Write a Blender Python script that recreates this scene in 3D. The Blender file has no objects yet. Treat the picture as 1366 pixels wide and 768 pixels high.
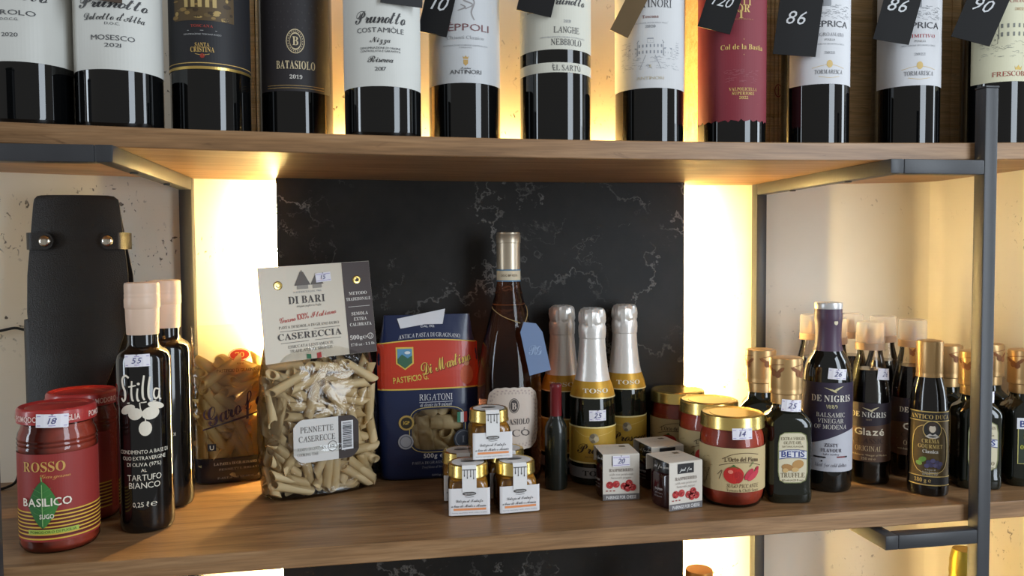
import bpy, bmesh, math, random
from math import sin, cos, pi, radians, sqrt, atan2
from mathutils import Vector, Matrix
from mathutils.geometry import tessellate_polygon

# ------------------------------------------------------------------ camera, world, lights, exposure
S = bpy.context.scene
COL = S.collection
YAW, PITCH, ROLL = 0.16746, -0.04255, -0.00651
CAM = Vector((-0.05843, -0.73903, 0.27011))
fw = Vector((sin(YAW)*cos(PITCH), cos(YAW)*cos(PITCH), sin(PITCH)))
rt = Vector((cos(YAW), -sin(YAW), 0)); up = rt.cross(fw)
r2 = cos(ROLL)*rt + sin(ROLL)*up; u2 = -sin(ROLL)*rt + cos(ROLL)*up
cd = bpy.data.cameras.new('camera'); cd.sensor_width = 36; cd.lens = 1050.136*36/1366; cd.clip_start = 0.01
co = bpy.data.objects.new('camera', cd); COL.objects.link(co)
M = Matrix((r2, u2, -fw)).transposed().to_4x4(); M.translation = CAM
co.matrix_world = M; S.camera = co

W = bpy.data.worlds.new('shop_ambient'); S.world = W; W.use_nodes = True
W.node_tree.nodes['Background'].inputs[0].default_value = (1.0, 0.97, 0.92, 1)
W.node_tree.nodes['Background'].inputs[1].default_value = 0.27
S.view_settings.view_transform = 'Standard'; S.view_settings.look = 'None'
S.view_settings.exposure = 0.0; S.view_settings.gamma = 1.0; S.view_settings.use_curve_mapping = False

def area(name, loc, target, sx, sy, power, col):
    l = bpy.data.lights.new(name, 'AREA'); l.shape = 'RECTANGLE'; l.size = sx; l.size_y = sy; l.energy = power; l.color = col
    o = bpy.data.objects.new(name, l); COL.objects.link(o); o.location = loc
    o.rotation_euler = (Vector(target) - Vector(loc)).to_track_quat('-Z', 'Y').to_euler()
    return o
area('shop_window_light', (2.1, -0.32, 0.62), (0.2, 0.0, 0.3), 0.34, 1.7, 15, (0.80, 0.90, 1.0))
area('shop_door_light', (1.25, -1.45, 0.65), (0.5, 0.1, 0.2), 0.6, 1.8, 30, (0.80, 0.90, 1.0))
area('side_window_light', (-2.3, -0.55, 0.6), (0.5, 0.1, 0.2), 0.30, 1.7, 17, (0.80, 0.90, 1.0))

# ------------------------------------------------------------------ materials
def lin(c):
    def f(x):
        x = x/255.0
        return x/12.92 if x <= 0.04045 else ((x+0.055)/1.055)**2.4
    return tuple(f(x) for x in c[:3]) + (1.0,)
MATS = {}
def mat(name, col=(128,128,128), rough=0.5, metal=0.0, coat=0.0, trans=0.0, ior=1.45, spec=0.5, noise=0.0, nscale=40.0, bump=0.0, bscale=200.0, sss=0.0, emit=None, es=0.0):
    if name in MATS: return MATS[name]
    m = bpy.data.materials.new(name); m.use_nodes = True; nt = m.node_tree; b = nt.nodes['Principled BSDF']
    c = lin(col)
    b.inputs['Base Color'].default_value = c; b.inputs['Roughness'].default_value = rough; b.inputs['Metallic'].default_value = metal
    b.inputs['Coat Weight'].default_value = coat; b.inputs['Coat Roughness'].default_value = 0.03
    b.inputs['Transmission Weight'].default_value = trans; b.inputs['IOR'].default_value = ior
    b.inputs['Specular IOR Level'].default_value = spec
    if sss:
        b.inputs['Subsurface Weight'].default_value = sss; b.inputs['Subsurface Radius'].default_value = (0.01, 0.006, 0.003); b.inputs['Subsurface Scale'].default_value = 0.5
    if emit:
        b.inputs['Emission Color'].default_value = emit; b.inputs['Emission Strength'].default_value = es
    if noise or bump:
        tc = nt.nodes.new('ShaderNodeTexCoord')
        if noise:
            n = nt.nodes.new('ShaderNodeTexNoise'); n.inputs['Scale'].default_value = nscale; n.inputs['Detail'].default_value = 4
            nt.links.new(tc.outputs['Object'], n.inputs['Vector'])
            mx = nt.nodes.new('ShaderNodeMix'); mx.data_type = 'RGBA'
            mx.inputs['A'].default_value = tuple(x*(1-noise) for x in c[:3]) + (1,); mx.inputs['B'].default_value = tuple(min(1, x*(1+noise)) for x in c[:3]) + (1,)
            nt.links.new(n.outputs['Fac'], mx.inputs['Factor']); nt.links.new(mx.outputs['Result'], b.inputs['Base Color'])
        if bump:
            n2 = nt.nodes.new('ShaderNodeTexNoise'); n2.inputs['Scale'].default_value = bscale; n2.inputs['Detail'].default_value = 3
            nt.links.new(tc.outputs['Object'], n2.inputs['Vector'])
            bp = nt.nodes.new('ShaderNodeBump'); bp.inputs['Strength'].default_value = bump; bp.inputs['Distance'].default_value = 0.001
            nt.links.new(n2.outputs['Fac'], bp.inputs['Height']); nt.links.new(bp.outputs['Normal'], b.inputs['Normal'])
    MATS[name] = m; return m
def ink(col):
    return mat('ink_%d_%d_%d' % tuple(col[:3]), col, 0.55)
def foil_ink(name, col, rough=0.3): return mat(name, col, rough, 0.85)
def film(name, tint=(1,1,1), fac=0.9, rough=0.06, bump=0.0, bscale=30.0):
    if name in MATS: return MATS[name]
    m = bpy.data.materials.new(name); m.use_nodes = True; nt = m.node_tree; nt.nodes.clear()
    out = nt.nodes.new('ShaderNodeOutputMaterial'); mix = nt.nodes.new('ShaderNodeMixShader')
    tr = nt.nodes.new('ShaderNodeBsdfTransparent'); gl = nt.nodes.new('ShaderNodeBsdfGlossy')
    tr.inputs[0].default_value = tuple(tint) + (1,); gl.inputs['Roughness'].default_value = rough
    fr = nt.nodes.new('ShaderNodeFresnel'); fr.inputs['IOR'].default_value = 1.5
    mu = nt.nodes.new('ShaderNodeMath'); mu.operation = 'MULTIPLY'; mu.inputs[1].default_value = fac
    nt.links.new(fr.outputs[0], mu.inputs[0]); nt.links.new(mu.outputs[0], mix.inputs[0])
    nt.links.new(tr.outputs[0], mix.inputs[1]); nt.links.new(gl.outputs[0], mix.inputs[2]); nt.links.new(mix.outputs[0], out.inputs[0])
    if bump:
        tc = nt.nodes.new('ShaderNodeTexCoord'); n = nt.nodes.new('ShaderNodeTexNoise'); n.inputs['Scale'].default_value = bscale; n.inputs['Detail'].default_value = 4; n.inputs['Distortion'].default_value = 1.0
        bp = nt.nodes.new('ShaderNodeBump'); bp.inputs['Strength'].default_value = bump; bp.inputs['Distance'].default_value = 0.01
        nt.links.new(tc.outputs['Object'], n.inputs['Vector']); nt.links.new(n.outputs['Fac'], bp.inputs['Height'])
        nt.links.new(bp.outputs['Normal'], gl.inputs['Normal']); nt.links.new(bp.outputs['Normal'], fr.inputs['Normal'])
    MATS[name] = m; return m

def wood_mat(name, c1, c2, c3, gs=1.0, rough=0.42):
    m = bpy.data.materials.new(name); m.use_nodes = True; nt = m.node_tree; b = nt.nodes['Principled BSDF']; N = nt.nodes.new; L = nt.links.new
    tc = N('ShaderNodeTexCoord'); mp = N('ShaderNodeMapping'); mp.inputs['Scale'].default_value = (1.6*gs, 22*gs, 22*gs)
    L(tc.outputs['Object'], mp.inputs['Vector'])
    n1 = N('ShaderNodeTexNoise'); n1.inputs['Scale'].default_value = 2.2; n1.inputs['Detail'].default_value = 7; n1.inputs['Roughness'].default_value = 0.62; n1.inputs['Distortion'].default_value = 1.1
    L(mp.outputs[0], n1.inputs['Vector'])
    r1 = N('ShaderNodeValToRGB'); cr = r1.color_ramp; cr.elements[0].position = 0.28; cr.elements[0].color = lin(c1); cr.elements[1].position = 0.72; cr.elements[1].color = lin(c3)
    e = cr.elements.new(0.5); e.color = lin(c2); L(n1.outputs['Fac'], r1.inputs[0])
    mp2 = N('ShaderNodeMapping'); mp2.inputs['Scale'].default_value = (7*gs, 160*gs, 160*gs); L(tc.outputs['Object'], mp2.inputs['Vector'])
    n2 = N('ShaderNodeTexNoise'); n2.inputs['Scale'].default_value = 3; n2.inputs['Detail'].default_value = 5; L(mp2.outputs[0], n2.inputs['Vector'])
    r2_ = N('ShaderNodeValToRGB'); r2_.color_ramp.elements[0].position = 0.35; r2_.color_ramp.elements[0].color = (0.70, 0.68, 0.66, 1); r2_.color_ramp.elements[1].position = 0.62; r2_.color_ramp.elements[1].color = (1.06, 1.04, 1.02, 1)
    L(n2.outputs['Fac'], r2_.inputs[0])
    mx = N('ShaderNodeMix'); mx.data_type = 'RGBA'; mx.blend_type = 'MULTIPLY'; mx.inputs['Factor'].default_value = 0.75
    L(r1.outputs[0], mx.inputs['A']); L(r2_.outputs[0], mx.inputs['B'])
    # sparse dark knots / cracks
    mp3 = N('ShaderNodeMapping'); mp3.inputs['Scale'].default_value = (6*gs, 30*gs, 30*gs); L(tc.outputs['Object'], mp3.inputs['Vector'])
    n3 = N('ShaderNodeTexNoise'); n3.inputs['Scale'].default_value = 1.7; n3.inputs['Detail'].default_value = 6; n3.inputs['Distortion'].default_value = 2.5; L(mp3.outputs[0], n3.inputs['Vector'])
    r3 = N('ShaderNodeValToRGB'); r3.color_ramp.elements[0].position = 0.27; r3.color_ramp.elements[0].color = (0.42, 0.38, 0.35, 1); r3.color_ramp.elements[1].position = 0.36; r3.color_ramp.elements[1].color = (1, 1, 1, 1); L(n3.outputs['Fac'], r3.inputs[0])
    mx2 = N('ShaderNodeMix'); mx2.data_type = 'RGBA'; mx2.blend_type = 'MULTIPLY'; mx2.inputs['Factor'].default_value = 0.8
    L(mx.outputs['Result'], mx2.inputs['A']); L(r3.outputs[0], mx2.inputs['B']); L(mx2.outputs['Result'], b.inputs['Base Color'])
    b.inputs['Roughness'].default_value = rough
    bp = N('ShaderNodeBump'); bp.inputs['Strength'].default_value = 0.12; bp.inputs['Distance'].default_value = 0.0006; L(n2.outputs['Fac'], bp.inputs['Height']); L(bp.outputs[0], b.inputs['Normal'])
    return m
def marble_mat():
    m = bpy.data.materials.new('black_marble'); m.use_nodes = True; nt = m.node_tree; b = nt.nodes['Principled BSDF']; N = nt.nodes.new; L = nt.links.new
    tc = N('ShaderNodeTexCoord')
    n0 = N('ShaderNodeTexNoise'); n0.inputs['Scale'].default_value = 7; n0.inputs['Detail'].default_value = 6; n0.inputs['Roughness'].default_value = 0.65; L(tc.outputs['Object'], n0.inputs['Vector'])
    dm = N('ShaderNodeMix'); dm.data_type = 'RGBA'; dm.blend_type = 'LINEAR_LIGHT'; dm.inputs['Factor'].default_value = 0.16; L(tc.outputs['Object'], dm.inputs['A']); L(n0.outputs['Color'], dm.inputs['B'])
    def vein(scale, w, msc, lo, hi, seed):
        mp = N('ShaderNodeMapping'); mp.inputs['Location'].default_value = (seed, seed*0.7, seed*1.3); mp.inputs['Rotation'].default_value = (0.3, 0.7, 0.4); mp.inputs['Scale'].default_value = (1, 1, 0.75); L(dm.outputs['Result'], mp.inputs['Vector'])
        v = N('ShaderNodeTexVoronoi'); v.feature = 'DISTANCE_TO_EDGE'; v.inputs['Scale'].default_value = scale; L(mp.outputs[0], v.inputs['Vector'])
        r = N('ShaderNodeValToRGB'); r.color_ramp.elements[0].position = 0.0; r.color_ramp.elements[0].color = (1,1,1,1); r.color_ramp.elements[1].position = w; r.color_ramp.elements[1].color = (0,0,0,1); L(v.outputs['Distance'], r.inputs[0])
        n = N('ShaderNodeTexNoise'); n.inputs['Scale'].default_value = msc; n.inputs['Detail'].default_value = 5; L(mp.outputs[0], n.inputs['Vector'])
        q = N('ShaderNodeValToRGB'); q.color_ramp.elements[0].position = lo; q.color_ramp.elements[0].color = (0,0,0,1); q.color_ramp.elements[1].position = hi; q.color_ramp.elements[1].color = (1,1,1,1); L(n.outputs['Fac'], q.inputs[0])
        mu = N('ShaderNodeMath'); mu.operation = 'MULTIPLY'; L(r.outputs[0], mu.inputs[0]); L(q.outputs[0], mu.inputs[1]); return mu
    a = vein(7.0, 0.024, 9, 0.44, 0.70, 1.3); c = vein(13, 0.022, 14, 0.56, 0.84, 4.1)
    n5 = N('ShaderNodeTexNoise'); n5.inputs['Scale'].default_value = 10; n5.inputs['Detail'].default_value = 8; n5.inputs['Roughness'].default_value = 0.7; n5.inputs['Distortion'].default_value = 1.2; L(tc.outputs['Object'], n5.inputs['Vector'])
    r5 = N('ShaderNodeValToRGB'); r5.color_ramp.elements[0].position = 0.64; r5.color_ramp.elements[0].color = (0,0,0,1); r5.color_ramp.elements[1].position = 0.85; r5.color_ramp.elements[1].color = (1,1,1,1); L(n5.outputs['Fac'], r5.inputs[0])
    ad = N('ShaderNodeMath'); ad.operation = 'ADD'; L(a.outputs[0], ad.inputs[0]); L(c.outputs[0], ad.inputs[1])
    ad2 = N('ShaderNodeMath'); ad2.operation = 'ADD'; ad2.use_clamp = True; L(ad.outputs[0], ad2.inputs[0]); L(r5.outputs[0], ad2.inputs[1])
    base = N('ShaderNodeValToRGB'); base.color_ramp.elements[0].position = 0.3; base.color_ramp.elements[0].color = (0.008, 0.0075, 0.007, 1); base.color_ramp.elements[1].position = 0.75; base.color_ramp.elements[1].color = (0.030, 0.027, 0.024, 1); L(n0.outputs['Fac'], base.inputs[0])
    mx = N('ShaderNodeMix'); mx.data_type = 'RGBA'; L(ad2.outputs[0], mx.inputs['Factor']); L(base.outputs[0], mx.inputs['A']); mx.inputs['B'].default_value = (0.24, 0.225, 0.21, 1)
    L(mx.outputs['Result'], b.inputs['Base Color']); b.inputs['Roughness'].default_value = 0.5; b.inputs['Specular IOR Level'].default_value = 0.25
    return m
def plaster_mat():
    m = bpy.data.materials.new('pitted_plaster'); m.use_nodes = True; nt = m.node_tree; b = nt.nodes['Principled BSDF']; N = nt.nodes.new; L = nt.links.new
    tc = N('ShaderNodeTexCoord')
    n0 = N('ShaderNodeTexNoise'); n0.inputs['Scale'].default_value = 5; n0.inputs['Detail'].default_value = 5; L(tc.outputs['Object'], n0.inputs['Vector'])
    base = N('ShaderNodeValToRGB'); base.color_ramp.elements[0].position = 0.3; base.color_ramp.elements[0].color = lin((230,222,204)); base.color_ramp.elements[1].position = 0.7; base.color_ramp.elements[1].color = lin((241,235,221)); L(n0.outputs['Fac'], base.inputs[0])
    # little pits, clustered in drifts
    mp = N('ShaderNodeMapping'); mp.inputs['Scale'].default_value = (1.0, 1.0, 0.75); mp.inputs['Rotation'].default_value = (0, 0.6, 0); L(tc.outputs['Object'], mp.inputs['Vector'])
    ns = N('ShaderNodeTexNoise'); ns.inputs['Scale'].default_value = 190; ns.inputs['Detail'].default_value = 2.5; ns.inputs['Distortion'].default_value = 0.6; L(mp.outputs[0], ns.inputs['Vector'])
    rp = N('ShaderNodeValToRGB'); rp.color_ramp.elements[0].position = 0.63; rp.color_ramp.elements[0].color = (0,0,0,1); rp.color_ramp.elements[1].position = 0.68; rp.color_ramp.elements[1].color = (1,1,1,1); L(ns.outputs['Fac'], rp.inputs[0])
    mp2 = N('ShaderNodeMapping'); mp2.inputs['Rotation'].default_value = (0, 0.65, 0); mp2.inputs['Scale'].default_value = (5, 5, 13); L(tc.outputs['Object'], mp2.inputs['Vector'])
    nc = N('ShaderNodeTexNoise'); nc.inputs['Scale'].default_value = 1.0; nc.inputs['Detail'].default_value = 4; L(mp2.outputs[0], nc.inputs['Vector'])
    rc = N('ShaderNodeValToRGB'); rc.color_ramp.elements[0].position = 0.50; rc.color_ramp.elements[0].color = (0,0,0,1); rc.color_ramp.elements[1].position = 0.62; rc.color_ramp.elements[1].color = (1,1,1,1); L(nc.outputs['Fac'], rc.inputs[0])
    mu = N('ShaderNodeMath'); mu.operation = 'MULTIPLY'; L(rp.outputs[0], mu.inputs[0]); L(rc.outputs[0], mu.inputs[1])
    mx = N('ShaderNodeMix'); mx.data_type = 'RGBA'; L(mu.outputs[0], mx.inputs['Factor']); L(base.outputs[0], mx.inputs['A']); mx.inputs['B'].default_value = lin((96,90,82))
    L(mx.outputs['Result'], b.inputs['Base Color']); b.inputs['Roughness'].default_value = 0.8
    nb = N('ShaderNodeTexNoise'); nb.inputs['Scale'].default_value = 26; nb.inputs['Detail'].default_value = 6; L(tc.outputs['Object'], nb.inputs['Vector'])
    sb = N('ShaderNodeMath'); sb.operation = 'SUBTRACT'; L(nb.outputs['Fac'], sb.inputs[0]); L(mu.outputs[0], sb.inputs[1])
    bp = N('ShaderNodeBump'); bp.inputs['Strength'].default_value = 0.35; bp.inputs['Distance'].default_value = 0.002; L(sb.outputs[0], bp.inputs['Height']); L(bp.outputs[0], b.inputs['Normal'])
    return m
PLASTER = plaster_mat(); MARBLE = marble_mat()
OAK = wood_mat('oak_laminate', (106,78,50), (146,110,74), (172,136,98))
PINE = wood_mat('pine_box', (206,166,112), (226,190,138), (236,206,160), 1.6, 0.6)
IRON = mat('dark_grey_steel', (54,55,58), 0.42, 0.0, noise=0.12, nscale=60, bump=0.08, bscale=300)
LED = mat('led_diffuser', (255,240,200), 0.4, emit=(1.0, 0.70, 0.26, 1), es=580.0)
LEDU = mat('led_diffuser_soft', (255,240,200), 0.4, emit=(1.0, 0.66, 0.22, 1), es=230.0)
BLACKGLASS = mat('black_wine_glass', (9,10,11), 0.04, spec=0.5, coat=0.3)
GREENGLASS = mat('dark_green_glass', (16,20,14), 0.05, coat=0.3)
PAPER = lambda c: mat('paper_%d_%d_%d' % c, c, 0.6, noise=0.025, nscale=60)
GLASS = film('clear_glass', (0.97, 0.98, 0.97), 1.0, 0.02)
PLASTIC = film('bag_film', (0.97, 0.96, 0.94), 1.35, 0.10, 0.55, 26)
GOLD = mat('gold_lid', (228,200,120), 0.26, 0.92, noise=0.06)
GOLDCAP = mat('brushed_gold_cap', (190,154,104), 0.34, 0.55)
SILVER = mat('silver_foil', (228,224,218), 0.32, 0.40, bump=0.35, bscale=160)
BLACKPRINT = (22,20,22)

# ------------------------------------------------------------------ mesh helpers
class MB:
    def __init__(s): s.v = []; s.f = []; s.m = []
    def add(s, vs, fs, mi=0):
        o = len(s.v); s.v += [tuple(v) for v in vs]; s.f += [tuple(i+o for i in f) for f in fs]; s.m += [mi]*len(fs)
    def box(s, x0, y0, z0, x1, y1, z1, mi=0, bev=0.0):
        if bev:
            bm = bmesh.new(); bmesh.ops.create_cube(bm, size=1)
            for v in bm.verts: v.co = Vector(((x0+x1)/2 + v.co.x*(x1-x0), (y0+y1)/2 + v.co.y*(y1-y0), (z0+z1)/2 + v.co.z*(z1-z0)))
            bmesh.ops.bevel(bm, geom=bm.edges[:], offset=bev, segments=2, affect='EDGES', profile=0.5)
            bm.verts.index_update(); s.add([v.co for v in bm.verts], [[v.index for v in f.verts] for f in bm.faces], mi); bm.free(); return
        s.add([(x0,y0,z0),(x1,y0,z0),(x1,y1,z0),(x0,y1,z0),(x0,y0,z1),(x1,y0,z1),(x1,y1,z1),(x0,y1,z1)],
              [(3,2,1,0),(4,5,6,7),(0,1,5,4),(1,2,6,5),(2,3,7,6),(3,0,4,7)], mi)
    def loft(s, prof, seg=40, cap0=True, cap1=True, mi=0, ax=1.0):
        """prof rows: (r, z) round, or (rx, z, n) or (rx, z, n, ry) superellipse"""
        o = len(s.v); vs = []; fs = []
        for p in prof:
            r, z = p[0], p[1]; n = p[2] if len(p) > 2 else 2.0; ry = p[3] if len(p) > 3 else r
            for i in range(seg):
                a = 2*pi*i/seg; c, d = cos(a), sin(a)
                k = 1.0 if n == 2.0 else (abs(c)**n + abs(d)**n)**(-1.0/n)
                vs.append((r*c*k, ry*d*k, z))
        for j in range(len(prof)-1):
            for i in range(seg):
                k = (i+1) % seg; fs.append((j*seg+i, j*seg+k, (j+1)*seg+k, (j+1)*seg+i))
        if cap0: fs.append(tuple(range(seg))[::-1])
        if cap1: fs.append(tuple((len(prof)-1)*seg+i for i in range(seg)))
        s.add(vs, fs, mi)
    def tube(s, pts, r, seg=8, mi=0):
        pts = [Vector(p) for p in pts]; vs = []; fs = []; n = len(pts)
        for i, p in enumerate(pts):
            t = (pts[min(i+1, n-1)] - pts[max(i-1, 0)]).normalized()
            a = t.cross(Vector((0,0,1)));  a = a if a.length > 1e-3 else t.cross(Vector((1,0,0))); a.normalize(); b = t.cross(a)
            for k in range(seg):
                q = 2*pi*k/seg; vs.append(p + a*(r*cos(q)) + b*(r*sin(q)))
        for i in range(n-1):
            for k in range(seg):
                l = (k+1) % seg; fs.append((i*seg+k, i*seg+l, (i+1)*seg+l, (i+1)*seg+k))
        fs.append(tuple(range(seg))[::-1]); fs.append(tuple((n-1)*seg+k for k in range(seg)))
        s.add(vs, fs, mi)
    def mesh(s, name, mats, smooth=True, ang=38):
        me = bpy.data.meshes.new(name); me.from_pydata(s.v, [], s.f); me.validate(); me.update()
        for m in (mats if isinstance(mats, (list, tuple)) else [mats]): me.materials.append(m)
        if isinstance(mats, (list, tuple)) and len(mats) > 1 and len(me.polygons) == len(s.m): me.polygons.foreach_set('material_index', s.m)
        if smooth:
            me.shade_smooth(); me.set_sharp_from_angle(angle=radians(ang))
        return me
    def build(s, name, mats, parent=None, smooth=True, ang=38):
        return link(name, s.mesh(name, mats, smooth, ang), parent)
def link(name, me, parent=None):
    o = bpy.data.objects.new(name, me); COL.objects.link(o)
    if parent: o.parent = parent
    return o
def tag(o, label=None, cat=None, group=None, kind=None):
    for k, v in (('label', label), ('category', cat), ('group', group), ('kind', kind)):
        if v: o[k] = v
    return o
def thing(name, label, cat, loc=(0,0,0), rotz=0.0, group=None):
    o = bpy.data.objects.new(name, None); COL.objects.link(o); o.location = loc; o.rotation_euler = (0, 0, radians(rotz)); o.empty_display_size = 0.02
    return tag(o, label, cat, group)
def copy_tree(o, parent=None):
    c = o.copy(); COL.objects.link(c); c.parent = parent
    for ch in list(o.children): copy_tree(ch, c)
    return c
def dup(o, loc, rotz, label):
    c = copy_tree(o); c.location = loc; c.rotation_euler = (0, 0, radians(rotz)); c['label'] = label; return c
def smooth_pts(pts, n=6):
    if len(pts) < 3: return [Vector(p) for p in pts]
    P = [Vector(p) for p in pts]; out = []
    for i in range(len(P)-1):
        a, b, c, d = P[max(i-1,0)], P[i], P[i+1], P[min(i+2, len(P)-1)]
        for k in range(n):
            t = k/n; out.append(0.5*((2*b) + (c-a)*t + (2*a-5*b+4*c-d)*t*t + (3*b-a-3*c+d)*t**3))
    out.append(P[-1]); return out

# ------------------------------------------------------------------ print: flat artwork mapped on a surface
_fc = bpy.data.curves.new('lettering_source', 'FONT'); _fo = bpy.data.objects.new('lettering_source', _fc); _fc.resolution_u = 2
_fs = bpy.data.scenes.new('lettering_bench'); _fs.collection.objects.link(_fo)
TCACHE = {}
def uni(s, U, L_, D=0):
    o = ''
    for c in s:
        if 'A' <= c <= 'Z': o += chr(U + ord(c) - 65)
        elif c == 'h' and L_ == 0x1D44E: o += '\u210e'
        elif 'a' <= c <= 'z': o += chr(L_ + ord(c) - 97)
        elif D and '0' <= c <= '9': o += chr(D + ord(c) - 48)
        else: o += c
    return o
STY = {'sans': (None, 0.0), 'bold': (None, 0.0), 'serif': ((0x1D434, 0x1D44E, 0), -0.25), 'serifb': ((0x1D400, 0x1D41A, 0x1D7CE), 0.0), 'ital': ((0x1D434, 0x1D44E, 0), 0.0), 'script': ((0x1D4D0, 0x1D4EA, 0), 0.0), 'hand': (None, 0.28)}
FONTSET = {}
PLAIN = ''.join(chr(c) for c in range(33, 127)) + 'ÈÒÙÓé\u212e\u2113'
_it = "&'.0126789ABCDEFGHIKLMNOPRSTUVXZabcdefghijklmnoprstuwzÈÓÙ"
CHARSET = {'script': "%'01ADGIMNPRTabcdefghijlnorstuvz", 'ital': _it, 'serif': _it, 'serifb': "'-.01256789ABCDEFGILMNOPRSTUVXYZabcdegilnorstz\u212e"}
def font_chars(style):
    """outline of every character of a style, read once: one character a line"""
    if style in FONTSET: return FONTSET[style]
    uu, sh = STY[style]; chars = list(CHARSET.get(style, PLAIN)); _fc.offset = 0.016 if style == 'bold' else 0.0
    _fc.space_line = 4.0; _fc.body = '\n'.join(uni(c, *uu) if uu else c for c in chars)
    _fs.view_layers[0].update(); me = _fo.to_mesh(); co = [(v.co.x, v.co.y) for v in me.vertices]; fs = [tuple(p.vertices) for p in me.polygons]; _fo.to_mesh_clear()
    out = {c: ([], [], {}) for c in chars}; line = lambda y: min(len(chars)-1, max(0, int(round((0.3-y)/4.0))))
    for f in fs:
        V, F, mp = out[chars[line(co[f[0]][1])]]; k = line(co[f[0]][1])
        for i_ in f:
            if i_ not in mp: mp[i_] = len(V); V.append((co[i_][0], co[i_][1] + 4.0*k))
        F.append(tuple(mp[i_] for i_ in f))
    FONTSET[style] = {c: (V, F) for c, (V, F, _) in out.items()}; return FONTSET[style]
def glyphs(s, style):
    key = (s, style)
    if key in TCACHE: return TCACHE[key]
    G = font_chars(style); sh = STY[style][1]; vs = []; fs = []; pen = 0.0
    gap = {'script': -0.03, 'ital': 0.03, 'serif': 0.06, 'hand': 0.05}.get(style, 0.07)
    for c in s:
        V, F = G.get(c, ([], []))
        if not V: pen += 0.26; continue
        q = [(x + sh*y, y) for x, y in V]; x0 = min(x for x, y in q); x1 = max(x for x, y in q); o = len(vs)
        vs += [(x - x0 + pen, y) for x, y in q]; fs += [tuple(i_+o for i_ in f) for f in F]; pen += x1 - x0 + gap
    x0 = min(v[0] for v in vs); x1 = max(v[0] for v in vs)
    vs = [(x-(x0+x1)/2, y) for x, y in vs]; TCACHE[key] = (vs, fs, x1-x0); return TCACHE[key]
class Art:
    def __init__(s, mp, sc=1.0, v0=0.0, vs=None):
        """artwork units: u to the right of the artwork's middle, y downwards; sc metres a unit; height = v0 - y*sc"""
        s.mp = mp; s.sc = sc; s.v0 = v0; s.vs = vs or sc; s.b = MB(); s.mats = []
    def mi(s, col):
        m = ink(col) if isinstance(col, tuple) else col
        if m not in s.mats: s.mats.append(m)
        return s.mats.index(m)
    def P(s, x, y, layer): return s.mp(x*s.sc, s.v0 - y*s.vs, layer)
    def rect(s, x0, y0, x1, y1, col, layer=1, nu=None, nv=1):
        s.band(x0, x1, lambda x: y0, lambda x: y1, col, layer, nu, nv)
    def band(s, x0, x1, fa, fb, col, layer=1, nu=None, nv=1):
        nu = nu or max(1, min(48, int(abs(x1-x0)*s.sc/0.0025))); vs = []; fs = []
        for i in range(nu+1):
            x = x0 + (x1-x0)*i/nu
            for j in range(nv+1):
                t = j/nv; vs.append(s.P(x, fa(x)*(1-t) + fb(x)*t, layer))
        for i in range(nu):
            for j in range(nv):
                a = i*(nv+1)+j; fs.append((a, a+1, a+nv+2, a+nv+1))
        s.b.add(vs, fs, s.mi(col))
    def poly(s, pts, col, layer=1):
        tri = tessellate_polygon([[Vector((p[0], p[1], 0)) for p in pts]])
        s.b.add([s.P(x, y, layer) for x, y in pts], [tuple(t) for t in tri], s.mi(col))
    def ell(s, cx, cy, rx, ry, col, layer=1, n=20, rot=0.0):
        c, d = cos(radians(rot)), sin(radians(rot))
        pts = [(cx + rx*cos(a)*c - ry*sin(a)*d, cy + rx*cos(a)*d + ry*sin(a)*c) for a in [2*pi*i/n for i in range(n)]]
        s.b.add([s.P(cx, cy, layer)] + [s.P((x+cx)/2, (y+cy)/2, layer) for x, y in pts] + [s.P(x, y, layer) for x, y in pts], [(0, i+1, (i+1) % n + 1) for i in range(n)] + [(i+1, n+i+1, n+(i+1) % n + 1, (i+1) % n + 1) for i in range(n)], s.mi(col))
    def ring(s, cx, cy, rx, ry, w, col, layer=1, n=24):
        vs = []; fs = []
        for i in range(n):
            a = 2*pi*i/n; vs += [s.P(cx+rx*cos(a), cy+ry*sin(a), layer), s.P(cx+(rx-w)*cos(a), cy+(ry-w)*sin(a), layer)]
        for i in range(n):
            k = (i+1) % n; fs.append((2*i, 2*k, 2*k+1, 2*i+1))
        s.b.add(vs, fs, s.mi(col))
    def line(s, pts, w, col, layer=1, sm=False, taper=0.0):
        P = smooth_pts([(x, y, 0) for x, y in pts]) if sm else [Vector((x, y, 0)) for x, y in pts]
        vs = []; fs = []; n = len(P)
        for i, p in enumerate(P):
            t = (P[min(i+1, n-1)] - P[max(i-1, 0)]).normalized(); q = Vector((-t.y, t.x, 0))*(w/2)*(1 - taper*abs(2*i/(n-1)-1))
            vs += [s.P(p.x+q.x, p.y+q.y, layer), s.P(p.x-q.x, p.y-q.y, layer)]
        for i in range(n-1): fs.append((2*i, 2*i+1, 2*i+3, 2*i+2))
        s.b.add(vs, fs, s.mi(col))
    def text(s, st, style, x, y, cap, w=None, col=BLACKPRINT, layer=2, rot=0.0, arc=0.0):
        vs, fs, wd = glyphs(st, style); k = cap/0.69; kx = w/wd if w else k; c, d = cos(radians(rot)), sin(radians(rot)); out = []
        for a, b in vs:
            a *= kx; b *= k
            if arc: b -= arc*(2*a/(wd*kx))**2
            out.append(s.P(x + a*c - b*d, y - (b*c + a*d), layer) if rot else s.P(x+a, y-b, layer))
        s.b.add(out, fs, s.mi(col))
    def build(s, name, parent): return s.b.build(name, s.mats, parent, smooth=False)
def cyl(R, rot=0.0, e=0.0003):
    R_ = R if callable(R) else (lambda v: R); r0 = radians(rot); Rm = R if not callable(R) else None
    def f(u, v, layer):
        rr = R_(v); a = u/(Rm or rr) + r0; q = rr + e + layer*0.00022
        return (q*sin(a), -q*cos(a), v)
    return f
def flat(y, e=0.0002, x0=0.0):
    return lambda u, v, layer: (x0+u, y - e - layer*0.00022, v)
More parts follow.
